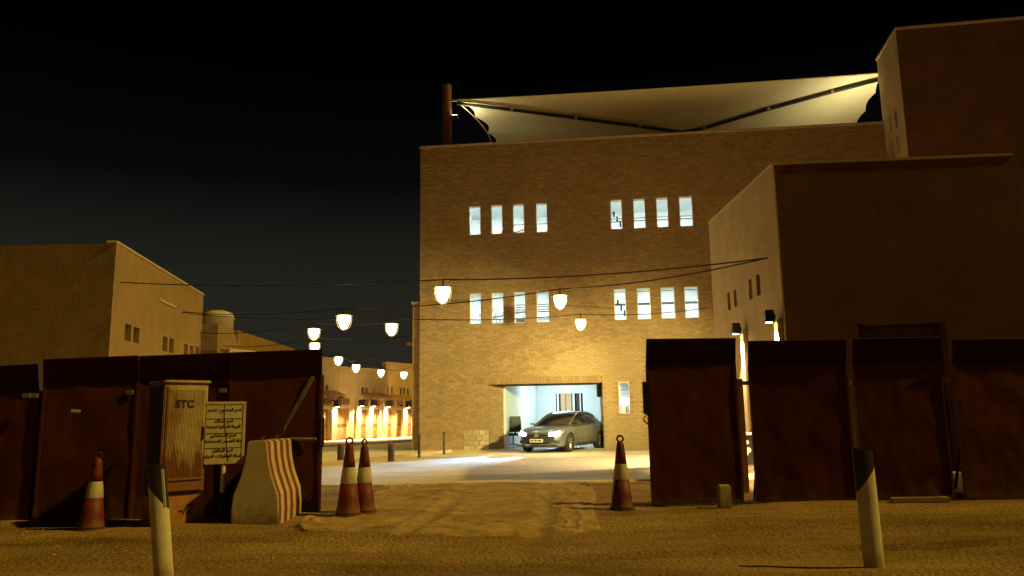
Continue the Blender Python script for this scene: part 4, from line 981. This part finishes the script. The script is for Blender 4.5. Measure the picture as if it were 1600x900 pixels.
# notice board
def ar(s):
    """Joined Arabic letter forms in visual order, right to left."""
    F = {'ا': ('\ufe8d', '\ufe8e', None, None), 'ب': ('\ufe8f', '\ufe90', '\ufe91', '\ufe92'), 'ت': ('\ufe95', '\ufe96', '\ufe97', '\ufe98'), 'ة': ('\ufe93', '\ufe94', None, None), 'د': ('\ufea9', '\ufeaa', None, None),
         'ر': ('\ufead', '\ufeae', None, None), 'س': ('\ufeb1', '\ufeb2', '\ufeb3', '\ufeb4'), 'ش': ('\ufeb5', '\ufeb6', '\ufeb7', '\ufeb8'), 'ع': ('\ufec9', '\ufeca', '\ufecb', '\ufecc'), 'ق': ('\ufed5', '\ufed6', '\ufed7', '\ufed8'),
         'ك': ('\ufed9', '\ufeda', '\ufedb', '\ufedc'), 'ل': ('\ufedd', '\ufede', '\ufedf', '\ufee0'), 'م': ('\ufee1', '\ufee2', '\ufee3', '\ufee4'), 'ن': ('\ufee5', '\ufee6', '\ufee7', '\ufee8'), 'ه': ('\ufee9', '\ufeea', '\ufeeb', '\ufeec'),
         'و': ('\ufeed', '\ufeee', None, None), 'ي': ('\ufef1', '\ufef2', '\ufef3', '\ufef4'), 'ئ': ('\ufe89', '\ufe8a', '\ufe8b', '\ufe8c'), 'ح': ('\ufea1', '\ufea2', '\ufea3', '\ufea4'), 'ف': ('\ufed1', '\ufed2', '\ufed3', '\ufed4'), 'ض': ('\ufebd', '\ufebe', '\ufebf', '\ufec0')}
    s = s.replace('لا', '\ufefb'); out = []
    for i, ch in enumerate(s):
        if ch not in F:
            if ch == '\ufefb' and i and s[i - 1] in F and F[s[i - 1]][2]: ch = '\ufefc'
            out.append(ch); continue
        pj = i > 0 and s[i - 1] in F and F[s[i - 1]][2] is not None
        nj = i + 1 < len(s) and (s[i + 1] in F or s[i + 1] == '\ufefb') and F[ch][2] is not None
        out.append(F[ch][3] if pj and nj else F[ch][1] if pj else F[ch][2] if nj else F[ch][0])
    return ''.join(reversed(out))
sq = PY(346, 800, 10.25)
sgn = thing('notice_board', 'cream notice board with lines of black Arabic writing on a short post', 'sign', (sq.x, 10.25, 0), R_(24))
z0_, z1_ = PY(350, 725, 10.25).z, PY(350, 628, 10.25).z
MB().box(-.245, .245, -.012, .012, z0_, z1_).build('board', 'sign_board', sgn, bevel=.004)
fr_ = MB(); fr_.box(-.25, .25, -.02, -.0125, z1_ - .03, z1_ + .004); fr_.box(.215, .25, -.02, -.0125, z0_, z1_ - .03); fr_.build('frame', 'sign_board', sgn)
hh_ = z1_ - z0_
for k in range(1, 4): MB().box(-.235, .21, -.0165, -.0125, z1_ - .03 - k * (hh_ - .05) / 4 - .004, z1_ - .03 - k * (hh_ - .05) / 4 + .002).build('ruled_line', 'ink', sgn)
rows_ = [('اسم المشروع : تمديد', .13), ('اسم المالك', .31), ('الهيئة الملكية لمدينة', .40), ('اسم الاستشاري', .54), ('شركة العمران للاستشارات', .63), ('اسم المقاول', .78), ('شركة المقاولات الدولية', .87)]
for s_, f in rows_:
    text_mesh(ar(s_), .052, 'ink', sgn, Matrix.Translation((-.02, -.0145, z1_ - hh_ * f)) @ UPR, bold=.0012)
crk = MB().tube([(-.02, -.0145, z1_ - .03), (-.015, -.0145, z1_ - .25), (.02, -.0145, z1_ - .5), (.05, -.0145, z0_ + .03)], .004, 4); crk.build('crack', 'ink', sgn)
MB().tube([(-.0, .03, -.05), (0, .03, z0_ + .3)], .022, 8).build('post', 'black_metal', sgn)
MB().tube([(-.0, .03, z0_ - .36), (0, .03, z0_ + .003)], .030, 10).build('reflector_sleeve', 'white_paint', sgn)

# foreground marker posts
def marker(label, base_px, h, wdt, cut, tilt, face):
    q = PZ(*base_px)
    t = thing('marker_post', label, 'marker post', (q.x, q.y, ground_h(q.x, q.y) - .02), face, 'white marker posts in the foreground')
    t.rotation_euler = (0, tilt, face)
    zc = lambda x: cut[0] + (cut[1] - cut[0]) * (x / wdt + .5)
    zt = lambda x: h - .03 * (x / wdt + .5)
    ns = 14
    def shell(fz0, fz1):
        m = MB(); P_ = []
        for i in range(ns + 1):
            a = math.pi * i / ns; P_.append((-wdt / 2 * math.cos(a), -.055 * math.sin(a)))
        P_ += [(wdt / 2 - .012, .012), (-wdt / 2 + .012, .012)]
        n_ = len(P_); nz = 8
        m.add([(x, y, fz0(x) + (fz1(x) - fz0(x)) * j / nz) for j in range(nz + 1) for x, y in P_], [(j * n_ + i, j * n_ + (i + 1) % n_, (j + 1) * n_ + (i + 1) % n_, (j + 1) * n_ + i) for j in range(nz) for i in range(n_)] + [tuple(range(n_))[::-1], tuple(nz * n_ + i for i in range(n_))])
        return m
    shell(lambda x: -.1, zc).build('body', 'post_white', t, smooth=False)
    shell(lambda x: zc(x) + .0005, zt).build('black_top', 'black_plastic', t, smooth=False)
    MB().box(wdt * .30, wdt * .42, -.046, -.03, cut[1] + .03 if cut[1] < cut[0] else cut[0] + .1, h - .06).build('edge_strip', 'reflective', t) if cut[1] < cut[0] else None
    return t
marker('leaning white marker post with black top at the lower left', (257, 908), .97, .155, (.80, .58), R_(-7), R_(8))
marker('upright white marker post with black top at the lower right', (1366, 886), 1.0, .17, (.63, .84), R_(-1.0), R_(-6))

# bollards in the yard
def bollard(px, py, top, wpx, label, red=True):
    q = PZ(px, py, .03); h = PY(px, top, q.y).z; r = wpx / 2 / FPX * q.length
    t = thing('bollard', label, 'bollard', (q.x, q.y, .03), 0, 'dark bollards in the yard'); h -= .03
    MB().lathe([(r * 1.15, 0), (r * 1.15, .03), (r, .04), (r, h - .05)], 18).build('body', 'grey_bollard', t, smooth=False)
    MB().lathe([(r + .002, h - .05), (r + .002, h - .012), (r * .8, h)], 18).build('cap', 'red_band' if red else 'black_metal', t)
bollard(532, 724, 693, 10, 'thick short bollard with a red top beside the pair of cones')
bollard(611, 721, 692, 10, 'thick short bollard with a red top midway to the brick building')
bollard(655, 715, 680, 4, 'thin dark post at the corner of the brick building', False)
bollard(694, 710, 675, 4, 'thin dark post in front of the brick wall', False)

# ================================================================== GARAGE CHAIR
cq2 = FM.w(FM.uv(802, 690, 2.3)[0], 2.3, .042)
ch = thing('office_chair', 'dark swivel office chair inside the garage', 'chair', cq2, R_(200))
for k in range(5):
    a = k * 2 * math.pi / 5
    MB().tube([(0, 0, .11), (.3 * math.cos(a), .3 * math.sin(a), .07)], [.03, .02], 6).build('leg', 'black_metal', ch)
    MB().lathe([(.03, -.012), (.03, .012)], 10, Matrix.Translation((.3 * math.cos(a), .3 * math.sin(a), .03)) @ Matrix.Rotation(R_(90), 4, 'X')).build('castor', 'black_plastic', ch)
MB().tube([(0, 0, .1), (0, 0, .45)], .03, 8).build('column', 'black_metal', ch)
MB().box(-.25, .25, -.25, .25, .45, .54).build('seat', 'leather', ch, bevel=.03)
MB().grid(lambda s, t: Vector(((s - .5) * (.48 - .08 * t), .24 + .05 * math.sin(t * 2.5) + .05 * (2 * s - 1) ** 2 * -1, .6 + .62 * t)), 8, 8).build('backrest', 'leather', ch, smooth=True)
MB().grid(lambda s, t: Vector(((s - .5) * (.48 - .08 * t), .30 + .05 * math.sin(t * 2.5), .6 + .62 * t)), 8, 8).build('back_shell', 'leather', ch, smooth=True)
MB().box(-.03, .03, .22, .27, .48, .75).build('back_bar', 'black_metal', ch)
for s in (-1, 1): MB().tube([(s * .24, .15, .5), (s * .29, .15, .68), (s * .29, -.12, .7)], .022, 6).build('armrest', 'leather', ch)

# ================================================================== THE CAR
hd = R_(28)
fwd = Vector((-math.sin(hd), -math.cos(hd), 0)); lft = Vector((math.cos(hd), -math.sin(hd), 0))
flw = PZ(889, 706, .035)
co_ = flw - lft * .79
car = thing('silver_sedan', 'silver grey sedan with headlights on, nosing out of the garage', 'car', (co_.x, co_.y, .035), math.atan2(fwd.y, fwd.x))
car.scale = (.95, .95, .95)
ST = [  # x, half width, bottom, shoulder, top at the middle
    (.94, .62, .25, .60, .655), (.90, .74, .20, .64, .70), (.80, .83, .18, .70, .765), (.62, .885, .17, .76, .825), (.30, .915, .17, .83, .885), (-.05, .925, .17, .875, .925), (-.38, .93, .17, .905, .955),
    (-.8, .93, .17, .92, .965), (-1.4, .93, .17, .935, .97), (-2.0, .93, .17, .945, .98), (-2.5, .93, .17, .955, 1.0), (-2.84, .925, .18, .97, 1.02), (-3.2, .91, .20, .975, 1.04), (-3.55, .88, .24, .97, 1.05), (-3.80, .82, .30, .95, 1.04), (-3.93, .70, .38, .90, .99)]
def ring(x, w_, zb, zs, zt):
    H = [(0, zb), (.70 * w_, zb), (.90 * w_, zb + .04), (.97 * w_, zb + .13), (1.0 * w_, zb + .5 * (zs - zb)), (1.0 * w_, zb + .72 * (zs - zb)), (.975 * w_, zs - .045), (.93 * w_, zs), (.80 * w_, zs + .6 * (zt - zs)), (.45 * w_, zt - .006), (0, zt)]
    k = max(0, min(1, (x - .1) / .84))
    bulge = lambda y: -.33 * (abs(y) / .9) ** 2.3 * k
    pts = [(x + bulge(y), y, z) for y, z in H] + [(x + bulge(y), -y, z) for y, z in H[-2:0:-1]]
    return pts
m_ = MB(); rg = [ring(*s) for s in ST]; nr = len(rg[0])
m_.add([p for r in rg for p in r], [(j * nr + i, j * nr + (i + 1) % nr, (j + 1) * nr + (i + 1) % nr, (j + 1) * nr + i) for j in range(len(rg) - 1) for i in range(nr)])
# front and tail closed by strips across
def capstrip(off, flip):
    hN = nr // 2
    fs = []
    for i in range(hN):
        a, b = i, i + 1; c, d = (nr - i - 1) % nr, (nr - i) % nr
        q = (off + a, off + b, off + c, off + d)
        q = tuple(dict.fromkeys(q))
        if len(q) >= 3: fs.append(q[::-1] if flip else q)
    m_.f += fs
capstrip(0, False); capstrip((len(rg) - 1) * nr, True)
body = m_.build('body', 'car_paint', car, smooth=True, fixn=True)
# wheel arches cut out of the body
for ax_ in (0, -2.84):
    cut = MB().lathe([(.375, -1.2), (.375, 1.2)], 28, Matrix.Translation((ax_, 0, .33)) @ Matrix.Rotation(R_(90), 4, 'X')).build('cut', 'tyre', car, fixn=True)
    md = body.modifiers.new('b', 'BOOLEAN'); md.operation = 'DIFFERENCE'; md.object = cut; md.solver = 'EXACT'
bpy.context.view_layer.update()
me = bpy.data.meshes.new_from_object(body.evaluated_get(bpy.context.evaluated_depsgraph_get()))
body.modifiers.clear(); body.data = me
for o in [o for o in car.children if o.name.startswith('cut')]: bpy.data.objects.remove(o)
for p_ in me.polygons: p_.use_smooth = True
try: me.set_sharp_from_angle(angle=R_(35))
except Exception: pass
MB().box(-3.3, .45, -.70, .70, .20, .75).build('underbody', 'black_plastic', car)
# cabin
GH = [(-.36, .76, .945, .955, .70), (-.62, .79, .95, 1.09, .66), (-.95, .81, .95, 1.245, .62), (-1.25, .82, .955, 1.355, .585), (-1.6, .825, .955, 1.425, .565), (-2.0, .825, .96, 1.445, .56), (-2.4, .82, .965, 1.43, .555), (-2.8, .80, .98, 1.365, .55), (-3.15, .77, 1.0, 1.25, .56), (-3.5, .72, 1.02, 1.09, .58)]
def gring(s, e=0.0):
    x, wb, zb, zt, wt = s
    return [(x, wb + e, zb - .03), (x, wb - .02 + e, zb + .02), (x, (wb + wt) / 2 + .02 + e, (zb + zt) / 2), (x, wt + e, zt - .03), (x, wt * .75, zt + e), (x, 0, zt + .018 + e), (x, -wt * .75, zt + e), (x, -wt - e, zt - .03), (x, -(wb + wt) / 2 - .02 - e, (zb + zt) / 2), (x, -wb + .02 - e, zb + .02), (x, -wb - e, zb - .03)]
gr2 = [gring(s) for s in GH]; ng = len(gr2[0]); gm = MB()
gm.add([p for r in gr2 for p in r], [(j * ng + i, j * ng + i + 1, (j + 1) * ng + i + 1, (j + 1) * ng + i) for j in range(len(gr2) - 1) for i in range(ng - 1)])
gm.build('windows', 'dark_glass', car, smooth=True, fixn=True)
def overlay(name, js, is_, e, material, parent=car):
    r_ = [gring(GH[j], e) for j in js]; o = MB(); k = len(is_)
    o.add([r[i] for r in r_ for i in is_], [(j * k + i, j * k + i + 1, (j + 1) * k + i + 1, (j + 1) * k + i) for j in range(len(r_) - 1) for i in range(k - 1)])
    return o.build(name, material, parent, smooth=True, fixn=True)
overlay('roof', range(3, 8), range(3, 8), .008, 'car_paint')
for s in (1, -1):
    pil = [Vector((g_[0], s * (g_[4] + .004), g_[3] - .022)) for g_ in GH]
    pil[0] = Vector((GH[0][0], s * .72, .955))
    MB().tube(pil, .030, 8).build('roof_rail', 'car_paint', car, smooth=True)
    MB().tube([Vector((g_[0], s * (g_[1] + .0), g_[2] + .012)) for g_ in GH], .012, 6).build('window_trim', 'chrome', car)
    for xb in (-1.72,):
        MB().tube([(xb, s * .82, .96), (xb - .05, s * .58, 1.40)], .028, 6).build('pillar', 'black_plastic', car)
    MB().tube([(-2.72, s * .80, .98), (-2.95, s * .57, 1.30)], .05, 6).build('pillar', 'car_paint', car)
    # mirror, handles, seams
    mr = MB().box(-.80, -.62, min(s * .90, s * 1.08), max(s * .90, s * 1.08), .97, 1.02).build('mirror', 'car_paint', car, bevel=.035)
    MB().box(-.78, -.70, min(s * .82, s * .92), max(s * .82, s * .92), .97, 1.0).build('arm', 'black_plastic', mr)
    for xh in (-1.55, -2.45): MB().box(xh - .1, xh + .1, s * .925 if s > 0 else -.955, .955 if s > 0 else -.925, .80, .825).build('door_handle', 'chrome', car, bevel=.006)
    for xs_ in (-.62, -1.70, -2.62): MB().box(xs_ - .005, xs_ + .005, s * .925 if s > 0 else -.933, .933 if s > 0 else -.925, .34, .88).build('door_seam', 'black_plastic', car)
    MB().box(-2.3, -.55, s * .925 if s > 0 else -.942, .942 if s > 0 else -.925, .22, .30).build('sill_trim', 'black_plastic', car)
    MB().tube([(-.45, s * .934, .42), (-1.4, s * .936, .46), (-2.4, s * .934, .60)], .012, 6).build('crease', 'chrome' if 0 else 'car_paint', car)
# wheels
def wheel(x, s):
    Mw = Matrix.Translation((x, s * .82, .335)) @ Matrix.Rotation(R_(-90 * s), 4, 'X')
    wh = thing('wheel', None, None); wh.parent = car
    if x == 0: wh.location = (0, 0, 0)
    MB().lathe([(.22, -.10), (.31, -.105), (.332, -.08), (.335, 0), (.332, .08), (.31, .105), (.235, .10)], 28, Mw, cap=False).build('tyre', 'tyre', wh, smooth=True)
    MB().lathe([(.0, .04), (.05, .06), (.06, .05), (.215, .05), (.24, .09), (.24, -.1)], 28, Mw, cap=False).build('rim_bowl', 'black_metal', wh, smooth=True)
    for k in range(10):
        a = 2 * math.pi * k / 10
        sp = MB().tube([Mw @ Vector((.04 * math.cos(a), .04 * math.sin(a), .075)), Mw @ Vector((.225 * math.cos(a + .12), .225 * math.sin(a + .12), .09))], [.022, .014], 5)
        sp.build('spoke', 'rim', wh)
for x in (0, -2.84):
    for s in (1, -1): wheel(x, s)
# nose details laid on the front skin
def fx(y, z):
    if z < .25: x = .90
    elif z < .655: x = .94
    elif z < .70: x = .94 - (z - .655) / .045 * .04
    elif z < .765: x = .90 - (z - .70) / .065 * .10
    else: x = .80 - (z - .765) / .06 * .18
    k = max(0, min(1, (x - .1) / .84)); return x - .33 * (abs(y) / .9) ** 2.3 * k
def patch(name, f2, material, off, nu=14, nv=5, parent=car):
    def fn(s, t):
        y, z = f2(s, t); return Vector((fx(y, z) + off, y, z))
    front = MB().grid(fn, nu, nv); k = len(front.v)
    return front.build(name, material, parent, smooth=True)
gl = patch('grille', lambda s, t: ((s - .5) * (1.02 + .26 * math.sin(t * 2.2)), .36 + .27 * t), 'black_plastic', .016)
for k in range(5): patch('grille_bar', lambda s, t: ((s - .5) * (1.02 + .26 * math.sin((k + .5) / 5 * 2.2)), .375 + .05 * k + .008 * t), 'grey_bollard', .022, 14, 1, gl)
patch('bumper_lip', lambda s, t: ((s - .5) * 1.45, .215 + .055 * t), 'black_plastic', .02)
patch('bumper_chrome', lambda s, t: ((s - .5) * 1.3, .285 + .015 * t), 'chrome', .02)
MB().box(.955, .965, -.26, .26, .365, .485).build('number_plate', 'plate', car)
for (py_, ww) in ((-.17, .1), (-.03, .09), (.12, .14)): MB().box(.9655, .967, py_ - ww / 2, py_ + ww / 2, .40, .45).build('plate_mark', 'grey_bollard', car)
em = MB().tube([(.967, .085 * math.cos(a), .60 + .045 * math.sin(a)) for a in [i * math.pi / 8 for i in range(16)]], .008, 6, closed=True)
em.tube([(.968, -.035, .565), (.968, -.022, .635)], .008, 6); em.tube([(.968, .022, .565), (.968, .035, .635)], .008, 6); em.tube([(.968, -.03, .595), (.968, .03, .605)], .007, 6)
em.build('emblem', 'gold', car)
for s in (1, -1):
    hl = patch('headlight', lambda a, t: (s * (.46 + .36 * a), .585 + .04 * a + (.10 - .02 * a) * t), 'headlight_glow', .02, 10, 4)
    patch('running_light', lambda a, t: (s * (.60 + .2 * a), .70 + .05 * a + .018 * t), 'headlight_glow', .024, 8, 1, hl)
    patch('side_intake', lambda a, t: (s * (.62 + .18 * a), .33 + .10 * t), 'black_plastic', .018, 6, 3)
    spot('beam', (1.06, s * .62, .62), (11, s * .62 - .2, .1), 7000, (.28, .60, 1.0), 28, 1.0, .04, car)
